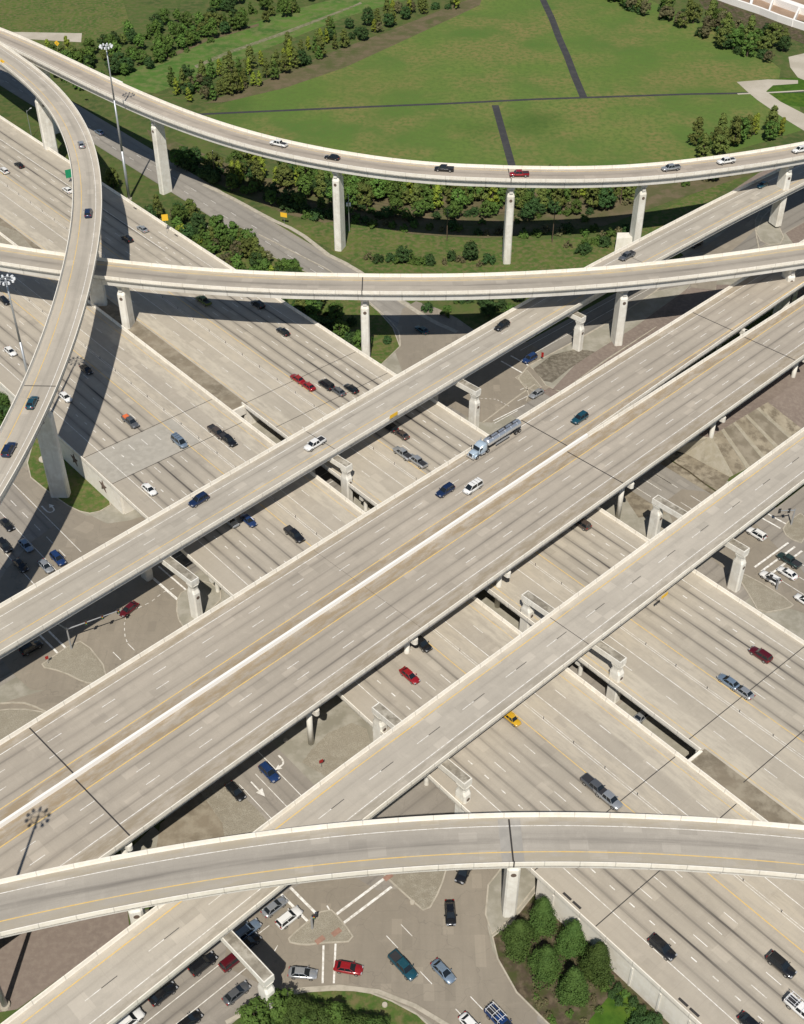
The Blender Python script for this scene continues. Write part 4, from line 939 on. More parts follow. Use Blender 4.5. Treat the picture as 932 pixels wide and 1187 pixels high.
V=[ # kind, colour, photo x, y, road, label[, azimuth override]
('pickup','white',323,166,'C','white pickup truck leading the traffic on the farthest curved flyover'),
('sedan','black',385,182,'C','black sedan on the farthest flyover between a white pickup and a black pickup'),
('pickup','black',515,195,'C','black pickup truck on the farthest flyover just behind the red pickup\'s path'),
('pickup','red',602,201,'C','bright red pickup truck on the farthest curved flyover above its joint'),
('pickup','silver',778,194,'C','silver pickup truck on the farthest flyover next to last before the frame edge'),
('pickup','white',842,186,'C','white pickup truck passing the end of the park tree belt on the farthest flyover'),
('suv','white',927,173,'C','white and dark car farthest along the flyover near the tall pillar'),
('sedan','silver',94,167,'E','pale silver sedan highest up the bending flyover arc'),
('suv','navy',102,246,'E','dark navy sport utility car descending the bending arc above the middle flyover'),
('sedan','teal',37,466,'E','dark teal sedan on the bending arc beside its expansion joint'),
('suv','navy',10,520,'E','navy sport utility car lowest on the bending flyover arc'),
('sedan','teal',884,214,'A','dark sedan in the flyover shadow on the far connector bridge'),
('pickup','gray',727,296,'A','grey pickup truck on the far connector just beyond the middle flyover'),
('suv','black',582,377,'A','black sport utility car alone on the sunlit stretch of the far connector'),
('pickup','white',365,514,'A','white pickup truck on the far connector above the lower freeway median gap'),
('suv','navy',230,579,'A','dark blue sport utility car on the far connector near the star wall'),
('suv','teal',672,484,'M1','dark teal sport utility car ahead of which a tanker truck drives on the widest bridge'),
('suv','navy',516,568,'M1','dark blue sport utility car beside a white van on the widest bridge'),
('van','white',548,564,'M1','white van with roof bars in the yellow line lane of the widest bridge'),
('sedan','black',22,191,'NE','black sedan near the frame corner on the lower freeway beyond the tall arc'),
('suv','white',4,197,'NE','white and dark car at the frame edge on the lower freeway'),
('sedan','white',78,220,'NE','small white sedan half hidden behind the arc next to the green sign'),
('sedan','silver',165,265,'NE','silver sedan in the outer lane just outside the arc\'s shadow'),
('suv','black',147,276,'NE','black sport utility car inside the arc\'s shadow on the lower freeway'),
('pickup','green',236,348,'NE','olive green pickup truck in the middle flyover\'s shadow'),
('suv','black',299,352,'NE','black sport utility car in the middle flyover\'s shadow by the tree belt'),
('sedan','black',328,384,'NE','black sedan just out of the middle flyover\'s shadow'),
('sedan','red',344.5,438.5,'NE','bright red car, front one of a close red pair on the lower freeway'),
('sedan','red',357,447,'NE','bright red car, rear one of a close red pair on the lower freeway'),
('van','black',378,445,'NE','black van just behind the red pair on the lower freeway'),
('sedan','gray',392,453,'NE','dark grey sedan tailing the black van on the lower freeway'),
('sedan','black',407,450,'NE','black sedan in the outer lane alongside the grey one before the connector bridge'),
('suv','black',452,494,'NE','black sport utility car at the shadow edge of the far connector beneath a yellow sign'),
('sedan','brown',465,503,'NE','small dark brown sedan close behind the shaded black car'),
('pickup','silver',467,525,'NE','silver pickup truck ahead of its twin between the two big bridges'),
('pickup','silver',484,534,'NE','silver pickup truck following its twin between the two big bridges'),
('suv','brown',674,606,'NE','dark brown car emerging from beneath the widest bridge'),
('suv','maroon',882,758,'NE','dark maroon car crossing an expansion joint on the lower freeway'),
('sedan','lightblue',845,790,'NE','blue grey sedan, front one of a close pair beside the carpool line'),
('sedan','silver',861,801,'NE','silver grey sedan, rear one of a close pair beside the carpool line'),
('sedan','black',5,348,'SW','black sedan by the lamp mast beneath the middle flyover'),
('sedan','white',12,407,'SW','white sedan in the outer lanes left of the lamp mast pole'),
('sedan','black',100,428,'SW','black sedan straddling the arc\'s shadow edge near the mast shadow'),
('sedan','white',76,460,'SW','white sedan next to the arc flyover above the tall pillar'),
('pickup','gray',151,488,'SW','dark grey pickup truck with an orange load between lane joints'),
('van','lightblue',208,511,'SW','pale blue van in the centre lanes short of the connector bridge'),
('pickup','brown',251,500,'SW','brownish pickup truck close behind a black one by the median barrier'),
('pickup','black',264,509,'SW','black pickup truck by the median barrier near the gap in the deck'),
('sedan','white',173,567,'SW','white sedan in the outer lane next to the star wall'),
('sedan','blue',288,603,'SW','blue sedan at the shadow edge of the far connector bridge'),
('suv','silver',267,603,'SW','grey car inside the far connector\'s shadow beside a blue sedan'),
('pickup','black',341,619,'SW','black pickup truck between the far connector and the widest bridge'),
('pickup','black',487,744,'SW','black pickup truck appearing from under the widest bridge'),
('sedan','red',475,783,'SW','dark red sedan between the widest bridge and the near connector'),
('pickup','yellow',592,831,'SW','yellow work pickup with ladder rack appearing from under the near connector'),
('pickup','silver',705,924,'SW','silver pickup truck with a dark bed cover about to pass under the nearest flyover'),
('pickup','gray',690,911,'SW','dull grey pickup truck close behind the silver one near the nearest flyover'),
('suv','black',768,1098,'SW','black sport utility car near the edge line of the lower freeway, foreground'),
('suv','black',906,1118,'SW','black sport utility car in the inner lane, foreground lower freeway'),
('pickup','white',930,1171,'SW','white pickup truck with dark rack cut by the frame edge'),
('sedan','black',873,1189,'SW','black sedan leaving the bottom of the frame on the lower freeway'),
('sedan','black',8,608,'G3','black sedan first in the outer queue lane under the tall arc'),
('suv','black',5,632,'G3','black sport utility car at the frame edge behind the queue'),
('sedan','lightblue',30,632,'G3','pale blue sedan half in the arc\'s shadow in the street queue'),
('sedan','black',24,655,'G3','black sedan wholly within the arc\'s shadow in the street queue'),
('sedan','silver',53,656,'G3','silver sedan at the head of the street queue beside a blue one'),
('suv','blue',67,647,'G3','deep blue car at the head of the street queue'),
('sedan','maroon',149,706,'T','dark red car turning through the junction under the signal arm',215),
('suv','black',36,750,'T','black sport utility car waiting in the connector\'s shadow by the signal pole',BA),
('sedan','lightblue',115,153,'G1','pale blue sedan on the frontage road behind the lamp mast'),
('sedan','teal',489,382,'G1','dark teal sedan in the middle flyover\'s shadow on the frontage road'),
('suv','blue',614,415,'G2','deep blue car waiting at the stop line by a red striped marker'),
('sedan','silver',622,456,'G2','silver sedan nosing out by the widest bridge\'s far parapet'),
('suv','white',877,618,'G1','white car crossing the street alone beneath the near connector'),
('pickup','darkgreen',915,649,'G1','dark green pickup truck waiting in the far lane of the street'),
('sedan','white',913,664,'G1','white sedan waiting beside the dark green pickup'),
('suv','white',893,669,'G1','white sport utility car at the stop line by the gravel island'),
('sedan','white',933,696,'G1','white sedan cut by the frame edge behind the waiting cars'),
('sedan','black',273,917,'G3','black sedan beside the white straight arrow on the street'),
('suv','blue',312,895,'G3','bright blue car beside the white turn arrow on the street'),
('sedan','silver',318,1051,'G4','silver sedan next to the near connector\'s parapet at the stop line'),
('suv','white',335,1063,'G4','white sport utility car over the stop line by the paved triangle island'),
('suv','lightblue',287,1078,'G4','blue grey car partly under the near connector\'s parapet'),
('sedan','black',287,1094,'G4','black sedan inside the straddle beam\'s shadow'),
('suv','maroon',270,1112,'G4','dark maroon car mostly hidden under the straddle beam'),
('suv','black',235,1117,'G4','black sport utility car along the near connector\'s parapet, between two others'),
('sedan','black',189,1152,'G4','long black sedan along the near connector\'s parapet'),
('sedan','gray',274,1151,'G4','grey sedan alone in the outer lane beside the straddle beam column'),
('sedan','black',218,1185,'G4','black sedan leaving the bottom of the frame in the street'),
('suv','white',150,1183,'G4','white car at the bottom frame edge hugging the near connector'),
('sedan','silver',351,1128,'T','silver sedan waiting behind the double stop line in front of the dense trees',95),
('sedan','red',404,1122,'T','bright red sedan that has passed the double stop line',100),
('pickup','teal',467,1119,'G3','teal pickup truck crossing the open junction in the foreground'),
('sedan','lightblue',514,1126,'G3','pale blue sedan following across the open junction in the foreground'),
('sedan','black',522,1058,'T','black sedan in the curved turn lane, nearer one',178),
('suv','black',538,1010,'T','black sport utility car entering the curved turn lane from under the flyover',205),
('pickup','blue',580,1183,'T','blue pickup truck with pale bed racks at the bottom of the frame',139),
('sedan','white',547,1189,'T','white sedan cut by the bottom frame edge in the junction',139),
('sedan','silver',745,829,'T','silver sedan seen through the median gap on the street below',BA),
('suv','black',807,282,'T','black car in the far connector\'s shadow near the curved kerbs',BA+180),
]
def fix(a): return a
for t in V:
    kind,colr,x,y,rd_,lab=t[:6]
    h_={'sedan':.7,'suv':.9,'pickup':.9,'van':1.0}[kind]
    if rd_ in ('C','E'):
        p,zd=PTH[rd_]; q=at(x,y,zd+h_); s,v=p.near(q[0],q[1]); zd=float(p.at(s)[2]); q=at(x,y,zd+h_); az=az_at(p,q[0],q[1])
        if rd_=='C': az+=180
        else: az+=180
    elif rd_=='A':
        zd=ZM; q=at(x,y,zd+h_); az=az_at(PA,q[0],q[1])+180
    elif rd_=='T': zd=Z0; q=at(x,y,zd+h_); az=t[6]
    else:
        zd,az=DIR[rd_]; q=at(x,y,zd+h_)
    o=vehicle(kind,colr,(q[0],q[1],zd+.02),az2rz(az),lab)
    if 'ladder rack' in lab or 'pale bed racks' in lab or 'dark rack' in lab:
        for xx in (-2.5,-1.1,.2):
            mb=MB(); 
            for sy in (-1,1): mb.tube((xx,sy*.85,1.1),(xx,sy*.85,1.95),.04,.04,5)
            mb.tube((xx,-.85,1.95),(xx,.85,1.95),.04,.04,5); r_=mb.build('ladder_rack',P['yellow'] if 'ladder' in lab else M['steelwhite'],o)
        mb=MB()
        for sy in (-.85,-.2,.2,.85): mb.tube((-2.7,sy,1.98),(.6,sy,1.98),.035,.035,5)
        mb.build('rack_rails',P['yellow'] if 'ladder' in lab else M['steelwhite'],o)
    if 'orange load' in lab:
        mb=MB(); mb.box((-1.8,0,1.32),(1.6,1.4,.4),0,.8); mb.build('load',M['orange'],o)
    if 'bed cover' in lab:
        mb=MB(); mb.box((-1.85,0,1.22),(1.9,1.7,.08)); mb.build('bed_cover',M['darksteel'],o)

# tanker truck
def make_tanker(loc,rz,label):
    r=empty('tanker_truck',loc,rz); tag(r,label,'tanker truck')
    pm=paint('paint_pale_blue',(.42,.52,.62),.3,.2)
    # tractor: long hood, cab, sleeper (front towards +x)
    lofted('hood',[body_ring(x,h,a,b) for x,h,a,b in [(6.9,.95,.9,2.0),(7.6,.92,.9,1.95),(8.5,.86,.9,1.85),(8.8,.76,.95,1.7)]],pm,r)
    lofted('cab',[body_ring(x,h,a,b) for x,h,a,b in [(4.2,1.15,.9,3.0),(4.4,1.2,.9,3.15),(5.6,1.2,.9,3.15),(5.8,1.15,.9,2.9),(6.5,1.12,.9,2.75),(6.9,1.0,.9,2.05)]],pm,r)
    mb=MB(); mb.loft([[(6.48,-1.0,2.72),(6.48,1.0,2.72),(6.93,.92,2.06),(6.93,-.92,2.06)],[(6.55,-1.0,2.76),(6.55,1.0,2.76),(7.0,.92,2.08),(7.0,-.92,2.08)]]); mb.build('windscreen',M['glass'],r)
    for sy in (-1,1):
        mb=MB(); mb.box((6.2,sy*1.17,2.3),(.8,.04,.6)); mb.build('side_window',M['glass'],r)
        mb=MB(); mb.tube((4.1,sy*1.05,1.0),(4.1,sy*1.05,3.7),.09,.09,8); mb.build('exhaust_stack',M['steel'],r)
        mb=MB(); mb.tube((5.0,sy*1.1,.9),(6.4,sy*1.1,.9),.34,.34,12); mb.build('fuel_tank',M['chrome'],r)
        mb=MB(); mb.box((6.9,sy*1.45,2.3),(.12,.28,.5)); mb.build('mirror',M['darksteel'],r)
        mb=MB(); mb.box((8.6,sy*.72,1.45),(.2,.3,.22)); mb.build('headlight',M['lamp'],r)
    mb=MB(); mb.box((8.85,0,.8),(.25,2.3,.45)); mb.build('bumper',M['chrome'],r)
    mb=MB(); mb.box((8.82,0,1.4),(.06,1.0,.8)); mb.build('grille',M['darksteel'],r)
    mb=MB(); mb.box((5.0,0,.85),(7.6,1.0,.25)); mb.build('chassis',M['darksteel'],r)
    # tank: long rounded cylinder with dished ends, ribs and walkway
    mb=MB(); rg=[]
    for x,rr in [(-8.9,.25),(-8.8,.75),(-8.55,1.02),(-8.2,1.1),(3.0,1.1),(3.35,1.02),(3.6,.75),(3.7,.25)]:
        rg.append([(x,rr*math.cos(a)*1.06,2.25+rr*.92*math.sin(a)) for a in [2*math.pi*k/20 for k in range(20)]])
    mb.loft(rg); tk=mb.build('tank',M['chrome'],r,True)
    for x in (-7.2,-5.0,-2.8,-.6,1.6):
        mb=MB(); mb.loft([[(x+d,1.14*math.cos(a)*1.06,2.25+1.14*.92*math.sin(a)) for a in [2*math.pi*k/20 for k in range(20)]] for d in (-.06,.06)]); mb.build('band',M['steel'],tk)
    for x in (-6,-3.4,-.8,1.8):
        mb=MB(); mb.tube((x,0,3.2),(x,0,3.42),.28,.28,12); mb.build('hatch',M['darksteel'],tk)
    for sy in (-1,1):
        mb=MB(); mb.box((-2.6,sy*.42,3.27),(10.6,.10,.12)); mb.build('walkway_rail',M['darksteel'],tk)
    mb=MB(); mb.box((-2.8,0,.95),(11.2,.9,.25)); mb.build('trailer_frame',M['darksteel'],r)
    for sy in (-1,1):
        mb=MB(); mb.box((-1.5,sy*1.2,1.15),(5,.08,.5)); mb.build('side_guard',M['steel'],r)
    for x in (7.6,5.0,3.7,-6.6,-7.9):
        for sy in (-1,1):
            mb=MB(); mb.tube((x,sy*.70,.52),(x,sy*1.22,.52),.52,.52,16); wh=mb.build('wheel',M['rubber'],r)
            mb=MB(); mb.tube((x,sy*1.22,.52),(x,sy*1.24,.52),.3,.26,12); mb.build('rim',M['rim'],wh)
    for x in (7.6,):
        for sy in (-1,1):
            mb=MB(); mb.loft([[(x+.68*math.cos(a),sy*.62,.52+.68*math.sin(a)) for a in [math.pi*k/8 for k in range(9)]],[(x+.68*math.cos(a),sy*1.2,.52+.68*math.sin(a)) for a in [math.pi*k/8 for k in range(9)]]],False,False); mb.build('mudguard',pm,r)
    return r
q=at(574,508,ZM+1.8); make_tanker((q[0],q[1],ZM+.02),az2rz(ML+180),'polished steel tanker truck with pale blue cab on the widest bridge')

# ============ LAMP MASTS, POLES, SIGNS, SIGNALS
def mast(px,H,label,z0=0.0,world=None):
    c=world or at(*px,z0); r=empty('lamp_mast',(c[0],c[1],z0)); tag(r,label,'lamp mast')
    mb=MB(); mb.tube((0,0,-.1),(0,0,.5),1.0,.9,12); mb.build('base',M['curb'],r)
    mb=MB(); 
    for a,b,r0,r1 in ((.5,H*.33,.52,.40),(H*.33,H*.66,.39,.29),(H*.66,H,.28,.18)): mb.tube((0,0,a),(0,0,b),r0,r1,12)
    mb.build('pole',M['steel'],r,True)
    mb=MB()
    for k in range(24):
        a=2*math.pi*k/24; b=2*math.pi*(k+1)/24; mb.tube((1.3*math.cos(a),1.3*math.sin(a),H-.4),(1.3*math.cos(b),1.3*math.sin(b),H-.4),.07,.07,5,False)
    for k in range(4):
        a=math.pi*k/2; mb.tube((0,0,H-.3),(1.3*math.cos(a),1.3*math.sin(a),H-.4),.06,.06,5)
    mb.build('lamp_ring',M['steel'],r)
    for k in range(10):
        a=2*math.pi*(k+.5)/10; ca,sa=math.cos(a),math.sin(a)
        mb=MB(); mb.tube((1.35*ca,1.35*sa,H-.4),(1.75*ca,1.75*sa,H-.42),.05,.05,5)
        mb.box((1.95*ca,1.95*sa,H-.35),(.7,.4,.26),a,.7); mb.tube((1.95*ca,1.95*sa,H-.5),(1.95*ca,1.95*sa,H-.8),.24,.31,10); mb.build('floodlight',M['steelwhite'],r)
    return r
mast((150,231),54,'tall lamp mast with a ring of floodlights on the grass beyond the lower freeway')
q=at(6,322,52.0); 
mast((0,0),52,'tall lamp mast standing before the middle flyover with its foot hidden by the bending arc',0.0,(q[0],q[1],0))
mast((6,1166),52,'foot of a lamp mast on bare dirt whose ringed shadow crosses the widest bridge')
def street_pole(px,H,label,z0=0,kind='steel',arm=0.0,az=0,cross=0):
    c=at(*px,z0); r=empty('utility_pole' if kind=='wood' else 'street_lamp',(c[0],c[1],z0)); tag(r,label,'utility pole' if kind=='wood' else 'street lamp')
    mm=M['wood'] if kind=='wood' else M['steel']
    mb=MB(); mb.tube((0,0,0),(0,0,H),.16 if kind=='wood' else .13,.11 if kind=='wood' else .08,8); mb.build('pole',mm,r)
    if cross:
        mb=MB(); a=R(cross); mb.box((0,0,H-.5),(2.4,.12,.14),a); mb.box((0,0,H-1.5),(2.0,.12,.14),a); cr=mb.build('crossarm',mm,r)
        for d in (-1,0,1): 
            ib=MB(); ib.tube((d*math.cos(a),d*math.sin(a),H-.4),(d*math.cos(a),d*math.sin(a),H-.15),.07,.05,6); ib.build('insulator',M['steelwhite'],cr)
    if arm:
        a=R(90-az); ex,ey=arm*math.cos(a),arm*math.sin(a)
        mb=MB(); mb.tube((0,0,H-.6),(ex,ey,H+.1),.06,.05,6); mb.build('arm',mm,r)
        mb=MB(); mb.box((ex,ey,H+.08),(.75,.32,.18),a); mb.build('lamp_head',M['steelwhite'],r)
    return r
street_pole((37,160),11,'grey street lamp on the grass strip below the high flyover',0,'steel',2.0,40)
poles=[((405,268),13,'grey utility pole with transformer nearest the frontage road','steel'),((518,279),11,'plain wooden utility pole in the middle of the meadow','wood'),((640,281),12,'wooden utility pole near the flyover pillar by the creek trees','wood'),((250,212),12,'wooden utility pole beside the shaded frontage road','wood'),((719,236),11,'wooden utility pole among bushes behind the farthest flyover','wood')]
PR=[]
for px,H,lab,kd in poles:
    o=street_pole(px,H,lab,0,kd,cross=95 if kd=='wood' else 95); o.name='utility_pole'; o['category']='utility pole'; PR.append((o.location.copy(),H))
mb=MB(); c=PR[0][0]; 
for dx in (-.5,.5): mb.tube((dx,-.2,9.3),(dx,-.2,10.4),.3,.3,10)
mb.build('transformer',M['steelwhite'],[o for o in bpy.data.objects if o.get('label','').startswith('grey utility pole')][0])
# wires
order=[3,0,1,2]
for i in range(3):
    (a,ha),(b,hb)=PR[order[i]],PR[order[i+1]]
    mb=MB()
    for dy in (-1,1):
        pts=[Vector((a.x+(b.x-a.x)*t,a.y+(b.y-a.y)*t+dy*.9,ha-.2+(hb-ha)*t-4*1.2*t*(1-t))) for t in np.linspace(0,1,9)]
        for p_,q_ in zip(pts[:-1],pts[1:]): mb.tube(p_,q_,.035,.035,4,False)
    tag(mb.build('power_line',M['darksteel']),['pair of power wires from the shaded roadside pole to the transformer pole','pair of power wires across the open meadow','pair of power wires running on towards the creek trees'][i],'power line')
def sign(px,z,wd,ht,m,label,az=180,post=2.2,diamond=False,zb=None,text=None,tm=None,name='road_sign'):
    """flat sign on a post; az = the direction its face looks"""
    c=at(*px,z); zb=z-ht/2-post if zb is None else zb
    r=empty(name,(c[0],c[1],zb)); tag(r,label,'sign'); H=z-zb
    a=R(90-az)
    mb=MB(); mb.tube((0,0,0),(0,0,H+ht*.3),.05,.05,6); mb.build('post',M['steel'],r)
    mb=MB(); f=Vector((math.cos(a),math.sin(a),0)); rgt=Vector((-f.y,f.x,0))
    o=f*.08+Vector((0,0,H))
    if diamond: P4=[o+rgt*wd/2,o+Vector((0,0,ht/2)),o-rgt*wd/2,o-Vector((0,0,ht/2))]
    else: P4=[o+rgt*wd/2-Vector((0,0,ht/2)),o+rgt*wd/2+Vector((0,0,ht/2)),o-rgt*wd/2+Vector((0,0,ht/2)),o-rgt*wd/2-Vector((0,0,ht/2))]
    mb.loft([[tuple(p) for p in P4],[tuple(p+f*.05) for p in P4]]); pn=mb.build('panel',m,r)
    if diamond:   # plain arrow mark
        mk=MB(); e=f*.065
        Q=[o+e-rgt*.07-Vector((0,0,ht*.22)),o+e+rgt*.07-Vector((0,0,ht*.22)),o+e+rgt*.07+Vector((0,0,ht*.12)),o+e-rgt*.07+Vector((0,0,ht*.12))]
        mk.loft([[tuple(p) for p in Q],[tuple(p+f*.01) for p in Q]]); mk.build('arrow_mark',M['black_line'],pn)
    return r
sign((66,50),31,2.2,2.2,M['signyellow'],'yellow diamond warning sign standing at the far parapet of the highest flyover',200,1.2,True)
sign((2,72),30.5,2.2,2.2,M['signyellow'],'yellow diamond warning sign on the near parapet at the frame edge',150,1.2,True)
sign((191,252),12.2,2.0,2.2,M['signyellow'],'yellow sign panel among the trees beside the lower freeway',170,2.6,False,2.0)
sign((329,249),3.5,2.4,1.6,M['signyellow'],'yellow rectangular sign beyond the frontage road footpath',200,1.8,False,0)
sign((80,201),10,2.6,3.0,M['signgreen'],'green exit sign mostly tucked behind the bending arc',150,3,False,6.0)
sign((456,481),15.2,2.8,1.0,M['signyellow'],'yellow clearance panel hung on the far connector\'s near parapet',AA+90,.6,False)
sign((770,690),15.0,2.2,.9,M['signyellow'],'yellow clearance panel hung on the near connector\'s near parapet',BA+90,.6,False)
sign((372,882),2.2,.9,.9,M['tail'],'small red stop sign panel on the gravel verge',150,1.8,False,0)
sign((629,411),2.0,.7,1.6,M['tail'],'red and white striped marker panel by the stop line',200,1.0,False,0)
sign((54,762),2.0,.7,.9,M['tail'],'small red marker panel at the edge of the gravel island',150,1.4,False,0)
# mast-arm signals
def signal(px,H,arms,label,name='traffic_signal'):
    c=at(*px,.1); r=empty(name,(c[0],c[1],.1)); tag(r,label,'traffic signal')
    mb=MB(); mb.tube((0,0,0),(0,0,H),.22,.17,10); mb.build('pole',M['steel'],r)
    for (tx,ty,n) in arms:
        e=at(tx,ty,H+.3); ex,ey=e[0]-c[0],e[1]-c[1]
        mb=MB(); mb.tube((0,0,H-.4),(ex,ey,H+.2),.16,.09,8); am=mb.build('arm',M['steel'],r)
        L=math.hypot(ex,ey); a=math.atan2(ey,ex)
        for k in range(n):
            f=.35+.6*k/max(1,n-1) if n>1 else .9
            x,y,z=ex*f,ey*f,H-.4+.6*f
            hb=MB(); hb.box((x,y,z-.1),(.34,.30,1.15),a); hd=hb.build('signal_head',M['darksteel'],am)
            bb=MB(); bb.box((x,y,z-.1),(.75,.04,1.5),a); bb.build('backplate',M['black_line'],hd)
            for q_,mm in enumerate(('tail','signyellow','signgreen')):
                lb=MB(); d=Vector((-math.sin(a),math.cos(a),0)); lb.tube(Vector((x,y,z+.25-.35*q_))-d*.15,Vector((x,y,z+.25-.35*q_))-d*.2,.11,.11,8); lb.build('lens',M[mm],hd)
    return r
signal((83,752),6.5,[(140,707,3),(62,720,1)],'traffic signal with two long arms at the corner of the shaded junction')
signal((362,1076),3.5,[(364,1062,1)],'short black traffic signal in the middle of the paved triangle island')
signal((393,1018),5.5,[(413,1004,1)],'traffic signal post just clear of the nearest flyover\'s near parapet')
signal((756,706),7.5,[(770,690,0)],'thin post casting a shadow on the lower freeway below the near connector') if False else None
signal((917,608),5.0,[(903,592,2)],'traffic signal by the far gravel corner beneath the near connector')
signal((900,683),3.5,[(893,668,1)],'short traffic signal at the tip of the tan gravel island')
signal((722,312+8),5.0,[(730,322,1)],'signal') if False else None
# fire-hydrant sized boxes
for px,lab in (((478,1046),'small round grey utility cover on the gravel corner'),((446,1165),'pale utility cover in the verge beyond the dense trees'),((331,858),'small pale utility box on the concrete verge')):
    c=at(*px,.13); mb=MB(); mb.tube((c[0],c[1],.1),(c[0],c[1],.4),.5,.45,12); tag(mb.build('utility_cover',M['paveslab'],None,False,(c[0],c[1],.1)),lab,'utility cover')

# white walls of the enclosure in the far corner
def wallseg(pts,h,th,label):
    W_=[at(x,y,0) for x,y in pts]; p=Path(W_); mb=MB(); sweep(mb,p,p.s[0],p.s[-1],[(-th/2,0),(th/2,0),(th/2,h),(-th/2,h)],6.); return tag(mb.build('white_wall',M['whitewall']),label,'wall')
wallseg([(828,-2),(850,6),(880,16),(905,26),(960,44)],3.0,1.2,'long low white wall in front of the orange earthworks')
wallseg([(868,-8),(895,3),(932,16),(960,25)],3.0,4.0,'broad white wall behind, topping the orange earthworks')
wallseg([(896,4),(893,10),(890,20)],2.6,.8,'short white cross wall between the two long white walls, nearer one')
wallseg([(926,14),(922,22),(918,31)],2.6,.8,'short white cross wall next to the frame edge')
wallseg([(874,-6),(871,4),(869,12)],3.4,1.2,'short white cross wall farthest along, between the long ones')
wallseg([(113,103),(128,99),(136,104)],2.5,6.0,'white concrete headwall beneath the highest flyover by the creek')
for x,y,l in ((757,299,'white portacabin-like concrete block beside the far connector'),):
    pass
c=at(722,288,0); mb=MB(); mb.loft([[(c[0]-3,c[1]-2,0),(c[0]+3,c[1]-3,0),(c[0]+4,c[1]+1,0),(c[0]-2,c[1]+3,0)],[(c[0]-2.8,c[1]-1.8,4.5),(c[0]+2.6,c[1]-2.6,5.5),(c[0]+3.5,c[1]+.6,5.5),(c[0]-2,c[1]+2.4,4.5)]]); tag(mb.build('concrete_abutment',M['wall'],None,False,c),'pale concrete abutment corner below the far connector','abutment')

# ============ TREES
def leafmat(name,c1,c2,c3):
    m=mat(name,.75,c1,spec=.15); k=NT(m)
    oi=k.n('ShaderNodeObjectInfo').outputs['Random']; g_=k.n('ShaderNodeTexCoord').outputs['Object']
    n1=k.noise(g_,.55,3,.6); n2=k.noise(g_,3.5,2,.6)
    c=k.mix(k.mapr(n1,.35,.65),c1,c2); c=k.mix(k.mapr(n2,.5,.75,0,.6),c,c3)
    hs=k.n('ShaderNodeHueSaturation'); k.l(c,hs.inputs['Color']); k.l(k.math('MULTIPLY_ADD',oi,.024,.488),hs.inputs['Hue']); k.l(k.math('MULTIPLY_ADD',oi,.45,.8),hs.inputs['Value'])
    k.l(hs.outputs[0],k.b.inputs['Base Color'])
    return m
LM={'green':leafmat('leaf_green',(.062,.115,.024),(.080,.135,.028),(.11,.17,.038)),'dark':leafmat('leaf_dark',(.034,.070,.022),(.044,.086,.026),(.065,.11,.032)),
 'olive':leafmat('leaf_olive',(.12,.145,.034),(.085,.115,.030),(.16,.17,.05)),'yellow':leafmat('leaf_yellow',(.20,.24,.03),(.15,.20,.028),(.26,.28,.05)),
 'brown':leafmat('leaf_brown',(.13,.115,.060),(.095,.10,.045),(.17,.14,.075)),'bright':leafmat('leaf_bright',(.048,.086,.020),(.062,.104,.024),(.088,.134,.032)),
 'far':leafmat('leaf_fresh',(.075,.14,.028),(.10,.17,.034),(.13,.20,.045))}
rng=random.Random(11)
def make_tree(name,shape,H,Rr,leaf,nl,ls,seed,trunk=True):
    rg=random.Random(seed); r=empty(name)
    cb=MB()
    # clump centres over the crown volume
    cl=[]
    nC=int(nl/38)
    for i in range(nC):
        if shape=='cone':
            t=rg.random()**.8; z=H*(.12+.86*t); rad=Rr*(1-t)**.62*(.82+.3*rg.random())
            if t<.12: rad*=.75
        elif shape=='spire':
            t=rg.random()**1.25; z=H*(.06+.93*t); rad=Rr*min(1,(1-t)**.58*1.06)*(.78+.3*rg.random()); rad*=(.8 if t<.08 else 1)
        elif shape=='bush':
            t=rg.random(); z=H*(.1+.85*t); rad=Rr*math.sqrt(max(.05,1-(t-.1)**2))
        else:
            t=rg.random(); z=H*(.28+.70*t); rad=Rr*math.sqrt(max(.03,1-((t-.42)/.60)**2))
        a=rg.random()*2*math.pi; k=rad*(.45+.55*rg.random()**.5)
        sw=1+.22*math.sin(a*3+seed)+.12*math.sin(a*5+2*seed)
        cl.append((k*math.cos(a)*sw,k*math.sin(a)*sw,z,(.55+.6*rg.random())*Rr*.26+.15))
    for (x,y,z,cr) in cl:
        for _ in range(38):
            u=Vector((rg.gauss(0,1),rg.gauss(0,1),rg.gauss(0,1))).normalized()*cr*rg.random()**.4
            p=Vector((x,y,z))+Vector((u.x,u.y,u.z*.8))
            nrm=(u.normalized()+Vector((x,y,0)).normalized()*.4+Vector((rg.gauss(0,.35),rg.gauss(0,.35),.5+rg.gauss(0,.35)))).normalized()
            a_=nrm.orthogonal().normalized(); b_=nrm.cross(a_); th=rg.random()*6.28; a2=a_*math.cos(th)+b_*math.sin(th); b2=nrm.cross(a2); s_=ls*(.6+.8*rg.random())
            cb.face([p-a2*s_*.5,p+b2*s_*.32,p+a2*s_*.5,p-b2*s_*.32])
    cb.build('crown',LM[leaf],r)
    if trunk:
        tb=MB(); tb.tube((0,0,-.3),(0,0,H*.45),H*.028+.03,H*.016+.02,8); tb.tube((0,0,H*.45),(rg.uniform(-.3,.3),rg.uniform(-.3,.3),H*.9),H*.016+.02,.02,6)
        for k in range(5):
            a=k*1.26+rg.random(); z=H*(.22+.1*k); tb.tube((0,0,z),(math.cos(a)*Rr*.6,math.sin(a)*Rr*.6,z+H*.14),H*.010+.01,.02,5)
        tb.build('trunk',M['bark'],r)
    return r
TP={}
def proto(key,*a): TP[key]=make_tree(*a)
